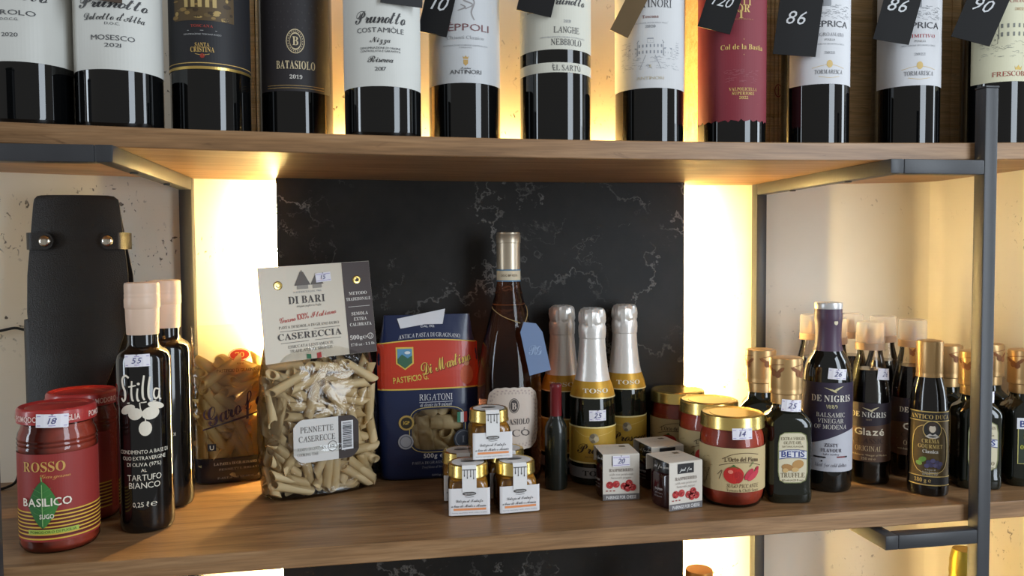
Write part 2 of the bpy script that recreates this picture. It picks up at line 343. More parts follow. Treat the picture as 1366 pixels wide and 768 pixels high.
def interp(prof):
    ps = sorted((p[1], p[0]) for p in prof)
    def f(z):
        if z <= ps[0][0]: return ps[0][1]
        for (a, ra), (b, rb) in zip(ps, ps[1:]):
            if z <= b: return ra if b == a else ra + (rb-ra)*(z-a)/(b-a)
        return ps[-1][1]
    return f
def sticker(parent, mp, sc, v0, x, y, w, h, num, rot=0, layer=3, style='hand'):
    """little white price sticker with two violet rules and a handwritten number"""
    c, d = cos(radians(rot)), sin(radians(rot)); T = lambda a, b: (x + a*c + b*d, y + b*c - a*d)
    A = Art(mp, sc, v0); n = 4
    for i in range(n):
        a0, a1 = -w/2 + w*i/n, -w/2 + w*(i+1)/n
        A.poly([T(a0,-h/2), T(a1,-h/2), T(a1,h/2), T(a0,h/2)], PAPER((236,233,240)), layer)
    o = A.build('price_sticker', parent)
    B = Art(mp, sc, v0)
    for yy in (-h*0.33, h*0.36): B.line([T(-w*0.46, yy), T(0, yy), T(w*0.46, yy)], h*0.045, (150,130,190), layer+1)
    B.poly([T(-w*0.05,-h/2), T(w*0.05,-h/2), T(0,-h*0.38)], (150,140,150), layer+1)
    if num: B.text(num, style, x, y + h*0.22, h*0.46, None, (60,60,120), layer+2, rot)
    B.build('lettering', o); return o

# ------------------------------------------------------------------ structure: walls, shelves, frames
H = 0.3646; D = 0.2857; TH = 0.018
def sag(x): return -0.0030 + 0.0062*((x-0.13)/0.5)**2
def wall_mesh(pts, z0, z1):
    mb = MB(); vs = []; fs = []
    for x, y in pts: vs += [(x, y, z0), (x, y, z1)]
    for i in range(len(pts)-1): fs.append((2*i, 2*i+2, 2*i+3, 2*i+1))
    n = len(vs)
    return vs, fs
def wall(name, pts, nrm):
    vs, fs = wall_mesh(pts, -0.75, 1.15); mb = MB(); mb.add(vs, fs)
    back = [(x+nrm[0]*0.06, y+nrm[1]*0.06) for x, y in pts]; vb, fb = wall_mesh(back, -0.75, 1.15); mb.add(vb, [f[::-1] for f in fb])
    o = mb.build(name, PLASTER, None, True, 60); tag(o, kind='structure'); return o
XR_ = 0.73; rc = 0.03
wall('wall_back', [(-1.1, D), (XR_-rc, D)] + [(XR_-rc + rc*sin(a), D-rc + rc*cos(a)) for a in [pi/4*i/4 for i in range(1, 5)]], (0, 1))
wall('wall_right', [(XR_-rc + rc*sin(a), D-rc + rc*cos(a)) for a in [pi/4 + pi/4*i/4 for i in range(0, 5)]] + [(XR_, 0.045)], (1, 0))

def shelf(name, label, ztop, x0, x1, bend):
    mb = MB(); n = 48; vs = []; fs = []
    for i in range(n+1):
        x = x0 + (x1-x0)*i/n; dz = sag(x) if bend else 0.0; b = 0.0008
        vs += [(x, 0.0, ztop-TH+b+dz), (x, 0.0, ztop-b+dz), (x, b, ztop+dz), (x, D, ztop+dz), (x, D, ztop-TH+dz), (x, b, ztop-TH+dz)]
    for i in range(n):
        for k in range(6):
            l = (k+1) % 6; fs.append((i*6+k, i*6+l, (i+1)*6+l, (i+1)*6+k))
    fs += [tuple(range(6)), tuple(n*6+k for k in range(6))[::-1]]
    mb.add(vs, [f[::-1] for f in fs]); o = mb.build(name, OAK, None, True, 25)
    return tag(o, label, 'shelf')
up_shelf = shelf('wall_shelf', 'brown oak shelf board carrying the row of wine bottles', H+TH, -1.0, 0.729, True)
lo_shelf = shelf('wall_shelf', 'brown oak shelf board carrying the pasta bags, jars and vinegar bottles', 0.0, -1.0, 0.729, False)
bt_shelf = shelf('wall_shelf', 'lowest oak shelf board, beneath the pasta shelf', -0.39, -1.0, 0.729, False)

def panel(z0, z1, label):
    mb = MB(); xs = [-0.1791 + 0.517*i/16 for i in range(17)]; vs = []; fs = []      # its top edge follows the slightly bowed shelf above
    for x in xs:
        zt = H + sag(x) - 0.0002 if z1 > 0 else z1
        vs += [(x, 0.245, z0), (x, 0.251, z0), (x, 0.251, zt), (x, 0.245, zt)]
    for i in range(16):
        for k in range(4): l = (k+1) % 4; fs.append((4*i+k, 4*i+4+k, 4*i+4+l, 4*i+l))
    fs += [(0, 1, 2, 3)[::-1], (64, 65, 66, 67)]; mb.add(vs, [f[::-1] for f in fs]); p = mb.build('marble_panel', MARBLE, None, False); tag(p, label, 'panel', 'black marble panels behind the shelves')
    for x0, x1 in ((-0.1804, -0.1704), (0.3292, 0.3392)):
        b = MB(); b.box(x0, 0.2512, z0+0.004, x1, 0.2527, z1-0.004, 0, 0.0004); b.build('led_strip', LED, p)
    b = MB(); b.box(-0.12, 0.251, z0+0.05, 0.28, D, z0+0.07); b.build('mounting_batten', IRON, p)
    b = MB(); b.box(-0.12, 0.251, z1-0.07, 0.28, D, z1-0.05); b.build('mounting_batten', IRON, p)
    return p
panel(0.0, H-0.0035, 'black marble panel with white veins behind the rose wine and pasta')
panel(-0.39, -TH, 'black marble panel showing beneath the pasta shelf')
b = MB(); b.box(-0.135, 0.272, H+TH-0.003, 0.40, 0.279, H+TH+0.005); b.build('led_strip', LEDU, up_shelf)

def frame(label, s, xb, xf, dzu):
    """meander frame of square steel tube: depth rails at xb, front post at xf; s = -1 left, +1 right"""
    root = thing('shelf_frame', label, 'frame', (0,0,0)); T = 0.015
    xi, xo = (xb-T, xb) if s < 0 else (xb, xb+T)           # depth rail / wall post
    fi, fo = (xf-T, xf) if s < 0 else (xf, xf+T)           # front post
    def tube(name, *a):
        m = MB(); m.box(*a, 0, 0.0012); return m.build(name, IRON, root)
    zt = H + dzu
    tube('front_post', fi, -T, -0.75, fo, 0.0, 0.4385)
    m = MB(); m.box(fi-0.0004, -T-0.0004, 0.4385, fo+0.0004, 0.0004, 0.4405, 0, 0.0006); m.build('post_cap', IRON, root)
    for z1, z0, nm in ((zt, zt-T, 'upper'), (-TH-0.0045, -TH-0.0045-T, 'lower')):
        d = tube('depth_rail', xi, -T, z0, xo, D-T if z1 > 0 else D-T, z1)
        for yy in (0.07, 0.19):
            sc = MB(); sc.loft([(0.004, z0-0.0015), (0.004, z0)], 12); o = sc.build('screw', mat('screw_black', (24,22,22), 0.4), d); o.location = ((xi+xo)/2, yy, 0)
        if s < 0: tube('front_rail', fo, -T, z0, xi, 0.0, z1)
        else: tube('front_rail', xo, -T, z0, fi, 0.0, z1)
    for z0, z1 in ((0.0, zt), (-0.75, -TH-0.0045)):
        tube('wall_post', xi, D-T, z0, xo, D, z1)
    tube('top_wall_post', xi, D-T, H+TH+sag(xb), xo, D, 0.80)
    return root
frame('dark grey steel shelf frame at the end by the leather bottle carrier', -1, -0.28107, -0.3835, sag(-0.29))
frame('dark grey steel shelf frame at the end by the balsamic vinegar bottles', 1, 0.45267, 0.5595, sag(0.46))

# ------------------------------------------------------------------ wine bottles on the upper shelf
ZU = H + TH
def bottle_prof(r=0.0375, h=0.300, sh=0.185, neck=0.0145):
    return [(r*0.82, 0.0), (r*0.93, 0.001), (r*0.985, 0.004), (r, 0.009), (r, sh), (r*0.985, sh+0.008), (r*0.93, sh+0.017), (r*0.80, sh+0.027), (r*0.60, sh+0.038), (neck*1.15, sh+0.052), (neck, sh+0.062), (neck, h-0.022)]
def wine(label, X, Y, face, R=0.0375, glass=None, capcol=(40,16,20), sh=0.185, tall=0.300):
    t = thing('wine_bottle', label, 'bottle', (X, Y, ZU + sag(X)), face, 'wine bottles on the upper shelf')
    b = MB(); b.loft(bottle_prof(R, tall, sh), 56); b.build('glass_body', glass or BLACKGLASS, t)
    b = MB(); b.loft([(0.0151, tall-0.07), (0.0151, tall-0.02), (0.0155, tall-0.018), (0.0155, tall-0.003), (0.0145, tall)], 32, False)
    b.build('capsule', mat('capsule_%d_%d_%d' % capcol, capcol, 0.35, 0.3), t)
    return t
def wlabel(t, R, k, z0, y0, y1, half, paper, draw, name='label', wob=0.0, off=0.0):
    """label from artwork row y0 (top) to y1 (bottom); half = half width in degrees"""
    u = radians(half)*R/k; mp = cyl(R)
    A = Art(mp, k, z0)
    A.band(-u, u, lambda x: y0, (lambda x: y1) if not wob else (lambda x: y1 + wob*sin(x*0.55) + wob*0.6*sin(x*0.9+1)), paper if not isinstance(paper, tuple) else PAPER(paper), 0, 48, 2)
    o = A.build(name, t)
    if draw:
        B = Art(mp, k, z0); draw(B); B.build('lettering', o)
    return o
GR = (70,72,76); LG = (150,152,156)
def sketch_house(A, x, y, w, h, col, wins=(6, 2), roof=True):
    A.line([(x-w/2,y), (x-w/2,y-h), (x+w/2,y-h), (x+w/2,y)], h*0.05, col)
    A.line([(x-w/2,y), (x+w/2,y)], h*0.05, col)
    if roof: A.poly([(x-w*0.54,y-h), (x-w*0.46,y-h*1.22), (x+w*0.46,y-h*1.22), (x+w*0.54,y-h)], col)
    for i in range(wins[0]):
        for j in range(wins[1]):
            cx = x - w/2 + w*(i+0.5)/wins[0]; cy = y - h*(j+0.5)/wins[1]
            A.rect(cx-w*0.022, cy-h*0.12, cx+w*0.022, cy+h*0.12, col)
def hatch(A, x0, x1, y0, y1, n, col, seed=1, w=0.45):
    rnd = random.Random(seed)
    for i in range(n):
        x = rnd.uniform(x0, x1); y = rnd.uniform(y0, y1); l = rnd.uniform(2, 7); A.line([(x, y), (x+l*0.5, y-rnd.uniform(-1, 1.2)), (x+l, y+rnd.uniform(-0.6, 0.6))], w, col)

WHITE = (208,208,202)
R0 = 0.0375
def prunotto_base(A, y, cap, w): A.text('Prunotto', 'script', 0, y, cap, w, (52,52,54))
t = wine('Barolo wine bottle with plain white label dated 2020, at the left end of the row', -0.3728, 0.060, 21.5-24)
def d1(A):
    prunotto_base(A, 6, 15, 90); A.text('BAROLO', 'sans', 0, 26, 6.5, 62, GR); A.text('D.O.C.G.', 'sans', 0, 33, 3.2, 22, GR); A.text('2020', 'ital', 0, 54, 5, 20, GR)
wlabel(t, R0, 0.00067, 0.114, -60, 86, 115, WHITE, d1)
t = wine('wine bottle with white label reading MOSESCO and a dark tag above it', -0.2954, 0.0583, 16.6-8)
def d2(A):
    prunotto_base(A, 13, 16, 92); A.text("Dolcetto d'Alba", 'script', 2, 29, 10, 78, (52,52,54)); A.text('D.O.C.', 'sans', 0, 35, 3.2, 18, GR); A.text('MOSESCO', 'sans', 0, 55, 6.5, 54, GR); A.text('2021', 'ital', 0, 64, 5, 20, GR)
wlabel(t, R0, 0.000679, 0.1166, -60, 93, 115, WHITE, d2)
t = wine('wine bottle with black SANTA CRISTINA label and gold band', -0.2198, 0.0876, 11-11)
GOLDINK = (214,178,104)
def d3(A):
    A.rect(-40, -40, 42, 27, (92,74,48), 1); rnd = random.Random(3)
    for i in range(70):
        x, y = rnd.uniform(-38, 40), rnd.uniform(-38, 26); A.ell(x, y, rnd.uniform(2, 6), rnd.uniform(1, 3), random.Random(i).choice([(150,122,72), (66,52,36), (184,156,96), (110,90,56)]), 2, 8)
    for i in range(5): A.rect(-22+9*i, -8, -17+9*i, 10, (196,170,112), 3)
    A.text('TOSCANA', 'serifb', 0, 36, 3.6, 28, (168,70,60)); A.line([(-19,40), (0,40), (19,40)], 0.6, (190,190,190)); A.text('DENOMINAZIONE TOSCANA ROSSO', 'sans', 0, 46, 2, 48, (190,190,190))
    A.text('SANTA', 'serifb', 0, 61, 5, 18, GOLDINK); A.text('CRISTINA', 'serifb', 0, 68, 6.4, 30, GOLDINK); A.ell(0, 73, 3, 3, (150,50,40), 1); A.line([(-9,70.5), (0,72), (9,70.5)], 0.6, GOLDINK, 1, True)
    A.rect(-90, 81.6, 90, 82.6, GOLDINK, 1, 48); A.rect(-90, 86.4, 90, 90, foil_ink('gold_band', (224,190,110)), 1, 48)
wlabel(t, R0, 0.000717, 0.1289, -60, 90, 100, (40,40,44), d3)
t = wine('wine bottle with charcoal BATASIOLO label and oval letter emblem', -0.1412, 0.120, 5.5)
CREAM = (222,204,164)
def d4(A):
    A.ell(0, 52, 12, 16, CREAM, 1, 28); A.ring(0, 52, 10.8, 14.8, 3.2, (66,60,58), 2, 28)
    for i in range(24):
        a = 2*pi*i/24; A.ell(9.2*cos(a), 52+13.2*sin(a), 0.5, 0.9, CREAM, 3, 6)
    A.ell(0, 52, 6.6, 9.6, (52,48,50), 3); A.text('B', 'serifb', 0, 57.5, 11.5, 7.5, CREAM, 4)
    A.text('BATASIOLO', 'serifb', 0, 88, 10.5, 51, CREAM, 2); A.text('2019', 'serifb', 0, 101, 5, 16, (226,222,214), 2)
    for yy in (109.3, 112.6): A.rect(-40, yy, 40, yy+0.8, (170,140,90), 1, 30)
    rnd = random.Random(9)
    for i in range(-4, 5):
        for j in range(5): A.ell(i*9 + (j % 2)*4, -6+j*10, 0.9, 1.4, (64,62,64), 1, 6)
wlabel(t, R0, 0.000759, 0.1425, -60, 117, 63, (48,45,48), d4)
t = wine('wine bottle with white COSTAMIOLE Nizza Riserva label dated 2017', -0.0519, 0.0613, -0.5-3)
def d5(A):
    prunotto_base(A, 27, 18, 70); A.text('COSTAMIÒLE', 'sans', 0, 39, 6.4, 64, GR); A.text('Nizza', 'script', 0, 52, 8, 27, (52,52,54))
    A.text('DENOMINAZIONE DI ORIGINE', 'sans', 0, 60.5, 2.6, 54, GR); A.text('CONTROLLATA E GARANTITA', 'sans', 0, 64.5, 2.6, 54, GR); A.text('Riserva', 'script', 0, 78, 9, 34, (52,52,54)); A.text('2017', 'ital', 0, 89, 5, 15, GR)
wlabel(t, R0, 0.000717, 0.1279, -60, 109, 82, WHITE, d5)
t = wine('wine bottle with white PEPPOLI Chianti Classico label', 0.0339, 0.100, -6.3+2)
MAR = (126,88,90)
def d6(A):
    for q in ([(-8,-20),(4,-14),(-2,-4),(10,2),(0,8)], [(4,-10),(12,-2),(8,12),(12,22)], [(-6,2),(0,6),(-10,10)]): A.line(q, 2.2, (150,146,146), 1, True, 0.5)
    A.text('PÈPPOLI', 'sans', 0, 36, 9, 66, MAR); A.text('Chianti Classico', 'serif', 0, 47, 4.2, 50, LG); A.text('DENOMINAZIONE DI ORIGINE CONTROLLATA', 'sans', 0, 56, 1.8, 62, LG); A.text('E GARANTITA', 'sans', 0, 59, 1.6, 16, LG)
    g = (196,160,96); A.poly([(-4,69),(-2,71),(0,68.4),(2,71),(4,69),(3,73),(-3,73)], g); A.poly([(-3,74),(3,74),(3,79),(0,82),(-3,79)], g); A.text('Marchesi', 'script', 0, 86, 2.6, 14, GR); A.text('ANTINORI', 'sans', 0, 92.4, 5.4, 42, GR); A.line([(-12,95), (12,95)], 0.4, LG)
wlabel(t, R0, 0.000767, 0.144, -60, 104, 78, (204,206,208), d6)
t = wine('wine bottle with cream LANGHE NEBBIOLO label above a narrow EL SARTU band', 0.1297, 0.0883, -12.8+19)
def d7(A):
    A.rect(-58, -22, -22, 10, (170,158,140), 1); rnd = random.Random(4)
    for i in range(26): A.ell(rnd.uniform(-56, -24), rnd.uniform(-20, 8), rnd.uniform(1, 3), rnd.uniform(1, 2), random.Random(i).choice([(140,124,104), (120,110,96), (190,180,160)]), 2, 8)
    prunotto_base(A, 2, 13, 56); A.text('2021', 'ital', 0, 25, 3.6, 10, LG); A.text('LANGHE', 'serif', 0, 38.5, 8, 36, GR); A.text('DENOMINAZIONE DI ORIGINE CONTROLLATA', 'sans', -4, 45, 1.8, 64, LG); A.text('NEBBIOLO', 'serif', 0, 54.5, 8, 43, GR)
wlabel(t, R0, 0.000771, 0.1448, -60, 60, 100, (208,206,192), d7)
wlabel(t, R0, 0.000771, 0.1448, 77, 90, 100, (208,206,192), lambda A: A.text('ÈL SARTÙ', 'serif', 0, 87.5, 7, 40, GR), 'neck_band')
t = wine('wine bottle with white ANTINORI Toscana label showing a villa drawing', 0.2401, 0.105, -19.5+2)
def d8(A):
    A.text('ANTINORI', 'serif', 0, 6, 10, 58, GR); A.text('Toscana', 'serifb', 0, 20, 4, 21, (140,100,96)); A.line([(-24,24.5), (24,24.5)], 0.5, LG); A.text('INDICAZIONE GEOGRAFICA TIPICA', 'sans', 0, 27, 1.6, 46, LG); A.text('2020', 'serifb', 0, 32.5, 3.4, 13, LG)
    sketch_house(A, 0, 68, 34, 16, (138,142,150), (7, 2)); sketch_house(A, -24, 69, 12, 9, (150,154,160), (3, 1)); sketch_house(A, 24, 69, 12, 9, (150,154,160), (3, 1))
    sketch_house(A, 0, 52, 8, 5, (138,142,150), (1, 1)); hatch(A, -44, 40, 70, 86, 70, (160,164,170), 2); hatch(A, -44, -30, 50, 70, 20, (150,154,160), 5); hatch(A, 30, 40, 50, 70, 16, (150,154,160), 6)
    A.line([(-6,68), (-14,86)], 0.6, LG); A.line([(6,68), (14,86)], 0.6, LG); A.text('E', 'serifb', 0, 84, 3.4, None, (196,180,140)); A.text('ANTINORI', 'sans', 0, 100, 4, 36, (196,186,164))
wlabel(t, R0, 0.000805, 0.1554, -60, 111, 90, (206,206,206), d8)
t = wine('wine bottle with burgundy red Valpolicella label lettered in gold', 0.3395, 0.110, -25.1+20)
def d9(A):
    A.text('FATT', 'serifb', -4, 5, 11, 30, GOLDINK); A.text('OR', 'serifb', -1, 14, 10, 18, GOLDINK); A.text('I', 'serifb', -4, 22, 11, None, GOLDINK); A.text('AZIENDA AGRICOLA', 'sans', -4, 24, 1.8, 34, (176,120,80))
    A.text('Col de la Bastia', 'serifb', 0, 62, 6.6, 60, GOLDINK); A.ell(0, 49, 0.6, 0.6, GOLDINK, 1, 6); A.ell(0, 69, 0.6, 0.6, GOLDINK, 1, 6); hatch(A, -26, 18, 88, 106, 46, (146,72,80), 7, 0.7)
    A.text('VALPOLICELLA', 'serifb', 0, 116, 4, 38, GOLDINK); A.text('SUPERIORE', 'serifb', 0, 121.5, 4, 30, GOLDINK); A.text('2022', 'serifb', 0, 127, 3.6, 12, GOLDINK); A.line([(-22,133), (22,133)], 0.4, (170,110,80))
wlabel(t, R0, 0.000826, 0.1619, -60, 155, 100, (128,40,52), d9, wob=1.3)
def neprica(label, X, Y, face, k, z0, y1, kind, kc, halves):
    t = wine(label, X, Y, face); dy = y1-110
    def dr(A):
        hatch(A, -44, 30, 6+dy, 24+dy, 90, (128,130,134), 11); A.poly([(-40,22+dy), (-24,12+dy), (-6,6+dy), (16,10+dy), (34,18+dy), (36,24+dy), (-40,25+dy)], (186,188,190), 1); A.rect(-9, -3+dy, 1, 8+dy, (140,142,146), 2); A.rect(-11, -5+dy, 3, -3+dy, (120,122,126), 2)
        A.text('NÈPRICA', 'sans', 0, 35+dy, 8, 56, (60,60,66)); A.text(kind, 'serif', 0, 47+dy, 4.4, 42, kc); A.text('PUGLIA', 'serif', 0, 53+dy, 2.6, 14, GR); A.text('INDICAZIONE GEOGRAFICA TIPICA', 'sans', 0, 58+dy, 1.8, 44, LG); A.text('2022', 'serifb', 0, 70+dy, 3, 14, LG)
        A.ell(0, 83+dy, 4, 5, (206,176,110), 1); A.line([(-22,88+dy), (0,84+dy), (22,88+dy)], 0.5, (206,176,110), 1, True); A.text('TORMARESCA', 'serif', 0, 96+dy, 5.4, 38, (90,92,98)); A.line([(-14,99+dy), (0,101+dy), (14,99+dy)], 0.5, (206,176,110), 1, True)
    u = radians(halves[0])*R0/k; v = radians(halves[1])*R0/k
    A = Art(cyl(R0), k, z0); A.rect(-u, -60, v, y1-1, PAPER((208,208,210)), 0, 48); o = A.build('label', t); B = Art(cyl(R0), k, z0); dr(B); B.build('lettering', o)
neprica('wine bottle with white NEPRICA Negroamaro label, right of the burgundy one', 0.4441, 0.1133, -30.5+24, 0.000847, 0.1682, 110, 'NEGROAMARO', (140,140,146), (70, 66))
neprica('wine bottle with white NEPRICA Primitivo label lettered partly in red', 0.5672, 0.1223, -36+23, 0.000876, 0.1773, 115, 'PRIMITIVO', (176,60,70), (78, 66))
t = wine('wine bottle with pale yellow FRESCOBALDI label, at the right end of the row', 0.6744, 0.105, -41+36)
def d12(A):
    A.text('CASTIGLIONI', 'serif', 0, 0, 7, 74, GR); A.text('CHIANTI', 'serif', 0, 10, 4.4, 24, (176,100,90)); A.line([(-40,14), (40,14)], 0.4, LG); A.text('2022', 'serifb', 0, 20, 3.2, 12, (190,160,120))
    sketch_house(A, 4, 56, 56, 22, (118,120,112), (8, 2)); sketch_house(A, -34, 62, 18, 10, (130,132,124), (3, 1)); hatch(A, -46, 34, 60, 80, 60, (150,150,136), 12); A.line([(-46,80), (-20,66), (36,64)], 0.8, (130,132,124))
    A.poly([(-5,92),(-3,95),(0,91),(3,95),(5,92),(4,97),(-4,97)], (214,180,90)); A.text('FRESCOBALDI', 'serif', 0, 105, 6, 62, (160,60,50))
wlabel(t, R0, 0.000878, 0.1773, -60, 112, 78, (216,212,182), d12)

# price tags hung on the bottle necks
def price_tag(label, X, Y, zb, w, h, rot, yaw, num, ncx, neck, board=(16,16,18)):
    """X,Y,zb: lower middle of the card; neck: (x, y, z) of the bottle neck it hangs from"""
    t = thing('price_tag', label, 'tag', (X, Y, zb), yaw, 'chalk price tags on the wine bottles')
    c, d = cos(radians(rot)), sin(radians(rot)); T = lambda a, b: (a*c + b*d, -a*d + b*c)
    b = MB(); q = [(-w/2, 0), (w/2, 0), (w/2, h*0.86), (w*0.3, h), (-w*0.3, h), (-w/2, h*0.86)]; q = [T(*p) for p in q]
    vs = [(x, -0.0006, z) for x, z in q] + [(x, 0.0006, z) for x, z in q]; n = len(q)
    b.add(vs, [tuple(range(n)), tuple(range(n, 2*n))[::-1]] + [(i, i+n, (i+1) % n + n, (i+1) % n) for i in range(n)])
    card = b.build('card', mat('tag_board_%d' % board[0], board, 0.55, noise=0.1), t, False)
    if num:
        A = Art(flat(-0.0006, 0.0002), 1.0, 0.0); A.mp = lambda u, v, l: (lambda p: (p[0], -0.0008 - l*0.0002, p[1]))(T(u, v)); A.v0 = h*0.40; A.text(num, 'hand', ncx, 0, 0.0145 if len(num) < 3 else 0.011, None, (214,216,218)); A.build('chalk_number', card)
    top = T(0, h*0.95); n0 = Vector(neck) - Vector((X, Y, zb)); n0.rotate(Matrix.Rotation(-radians(yaw), 3, 'Z'))
    b = MB(); pts = [(top[0], 0, top[1]), (top[0]*0.5 + n0.x*0.5, n0.y*0.45 - 0.012, (top[1]+n0.z)/2)]
    loop = [(n0.x + 0.0165*cos(a), n0.y + 0.0165*sin(a), n0.z) for a in [-pi/2 + 2*pi*i/20 for i in range(21)]]
    b.tube(smooth_pts(pts + [loop[0]], 5) + [Vector(p) for p in loop[1:]], 0.0006, 6); b.build('string', mat('tag_string', (170,150,110), 0.8), t)
    return t
def hung(label, bx, by, Xoff, zb, w, h, rot, yaw, num, ncx=0.0, board=(16,16,18), lift=0.0):
    zs = ZU + sag(bx); price_tag(label, bx+Xoff[0], by+Xoff[1], zs+zb, w, h, rot, yaw, num, ncx, (bx, by, zs+0.245+lift), board)
hung('brown card price tag on the white MOSESCO bottle', -0.2954, 0.0583, (-0.0005, -0.043), 0.112, 0.032, 0.06, 3, 14, '', board=(74,58,46))
hung('black price tag whose lower edge shows on the COSTAMIOLE bottle', -0.0519, 0.0613, (0.018, -0.038), 0.126, 0.04, 0.06, 2, 10, '')
hung('slanted black price tag at the left edge of the PEPPOLI bottle', 0.0339, 0.100, (-0.036, -0.032), 0.113, 0.030, 0.06, 14, -14, '10', 0.001)
hung('black price tag at the top of the LANGHE NEBBIOLO bottle', 0.1297, 0.0883, (-0.030, -0.034), 0.134, 0.036, 0.06, 14, -14, '')
hung('brown price tag at the left edge of the villa drawing bottle', 0.2401, 0.105, (-0.043, -0.026), 0.124, 0.021, 0.06, 28, -20, '', board=(108,88,60))
hung('slanted black price tag reading 120 on the burgundy labelled bottle', 0.3395, 0.110, (-0.036, -0.032), 0.131, 0.036, 0.065, 18, -22, '120', 0.0)
hung('large black price tag reading 86 on the Negroamaro bottle', 0.4441, 0.1133, (-0.042, -0.028), 0.108, 0.046, 0.085, 7, -20, '86', -0.003)
hung('black price tag reading 86 on the Primitivo bottle', 0.5672, 0.1223, (-0.044, -0.034), 0.126, 0.039, 0.085, 14, -24, '86', -0.003)
hung('black price tag reading 90 on the pale yellow labelled bottle', 0.6744, 0.105, (-0.060, -0.030), 0.124, 0.042, 0.085, 21, -28, '90', -0.002)

# wooden wine boxes behind the bottles
def wine_box(label, x0, x1, y0, y1, slats, stamp=False):
    t = thing('wooden_wine_box', label, 'box', ((x0+x1)/2, (y0+y1)/2, ZU + sag((x0+x1)/2)), 0, 'wooden wine boxes behind the bottles')
    w, d, h = x1-x0, y1-y0, 0.335
    for nm, a in (('side_panel', (-w/2, -d/2, 0, -w/2+0.006, d/2, h)), ('side_panel', (w/2-0.006, -d/2, 0, w/2, d/2, h)), ('back_panel', (-w/2+0.006, d/2-0.006, 0, w/2-0.006, d/2, h)), ('bottom_panel', (-w/2+0.006, -d/2, 0, w/2-0.006, d/2-0.006, 0.006)), ('top_panel', (-w/2+0.006, -d/2, h-0.006, w/2-0.006, d/2-0.006, h))):
        b = MB(); b.box(*a, 0, 0.0006); b.build(nm, PINE, t)
    n = slats; sw = (w-0.012)/n
    for i in range(n):
        b = MB(); b.box(-w/2+0.006+i*sw+0.0005, -d/2+0.001, 0.006, -w/2+0.006+(i+1)*sw-0.0005, -d/2+0.0055, h-0.006, 0, 0.0005); b.build('slat', PINE, t)
    if stamp:
        A = Art(flat(-d/2+0.001), 0.001, 0.0); A.v0 = 0.089; A.ring(w*500-12, 0, 5, 8, 1.1, (150,40,36)); A.line([(w*500-12, -6), (w*500-12, 6)], 1.0, (150,40,36)); A.build('stamp', t)
    return t
wine_box('wooden wine box behind the charcoal BATASIOLO bottle', -0.243, -0.152, 0.175, 0.262, 5)
wine_box('grooved wooden wine box with red stamp behind the burgundy labelled bottle', 0.345, 0.444, 0.175, 0.262, 16, True)
wine_box('plain wooden wine box between the two NEPRICA bottles', 0.490, 0.597, 0.163, 0.250, 1)
wine_box('wooden wine box behind the pale yellow labelled bottle', 0.640, 0.722, 0.165, 0.252, 4)
# ------------------------------------------------------------------ lower shelf, from the left
GLOSS = mat('glossy_black_bottle', (10,10,11), 0.09, coat=0.4)
SAUCE = mat('red_tomato_sauce', (150,54,34), 0.45, noise=0.25, nscale=160)
SAUCE2 = mat('orange_tomato_sauce', (176,66,40), 0.45, noise=0.3, nscale=140)
REDLID = mat('red_lid', (170,48,46), 0.35, coat=0.3)
LEATHER = mat('black_leather', (34,31,28), 0.36, spec=0.5, noise=0.2, nscale=30, bump=0.5, bscale=900)
CHROME = mat('chrome_rivet', (220,214,200), 0.15, 1.0)
PASTA = mat('dry_pasta', (232,210,164), 0.5, noise=0.08, nscale=50)
PASTA2 = mat('dry_pasta_golden', (244,216,150), 0.5, noise=0.10, nscale=50)

for pm in (PASTA, PASTA2):          # light glows through the thin pasta walls
    nt = pm.node_tree; pb_ = nt.nodes['Principled BSDF']; mo = nt.nodes['Material Output']; tl = nt.nodes.new('ShaderNodeBsdfTranslucent'); ms = nt.nodes.new('ShaderNodeMixShader')
    tl.inputs[0].default_value = lin((250,232,184)); ms.inputs[0].default_value = 0.35 if pm is PASTA else 0.6; nt.links.new(pb_.outputs[0], ms.inputs[1]); nt.links.new(tl.outputs[0], ms.inputs[2]); nt.links.new(ms.outputs[0], mo.inputs[0])
# ---- leather bottle carrier
t = thing('bottle_carrier', 'black leather wine bottle carrier with two riveted straps', 'bottle carrier', (0, 0, 0))
b = MB(); rows = [(0.0,0.0585,0.0235),(0.004,0.0592,0.024),(0.19,0.0592,0.024),(0.2,0.0588,0.0235)]
b.loft([(rx, z, 7, ry) for z, rx, ry in rows], 48, True, False); b.loft([(rx-0.002, z, 7, ry-0.002) for z, rx, ry in rows[::-1]], 48, False, False)
o = b.build('case', LEATHER, t); o.location = (-0.3965, 0.2450, 0)
def sheet(name, rows, bulge, th, parent):
    b = MB(); n = 12; vs = []; fs = []; P = []
    for k in range(len(rows)-1):
        for q in range(4):
            f = q/4; P.append([rows[k][i]*(1-f) + rows[k+1][i]*f for i in range(4)])
    P.append(list(rows[-1]))
    for side in (0, 1):
        for z, xl, xr, y in P:
            for i in range(n+1):
                s_ = 2*i/n-1; vs.append((xl + (xr-xl)*i/n, y - bulge*(1-s_*s_) + side*th, z))
    m = len(P)*(n+1)
    for j in range(len(P)-1):
        for i in range(n):
            a = j*(n+1)+i; fs.append((a, a+1, a+n+2, a+n+1)); fs.append((m+a, m+a+n+1, m+a+n+2, m+a+1))
    rim = [i for i in range(n+1)] + [j*(n+1)+n for j in range(1, len(P))] + [(len(P)-1)*(n+1)+i for i in range(n-1, -1, -1)] + [j*(n+1) for j in range(len(P)-2, 0, -1)]
    for a, c in zip(rim, rim[1:]+rim[:1]): fs.append((a, m+a, m+c, c))
    b.add(vs, [f[::-1] for f in fs]); return b.build(name, LEATHER, parent, True, 50)
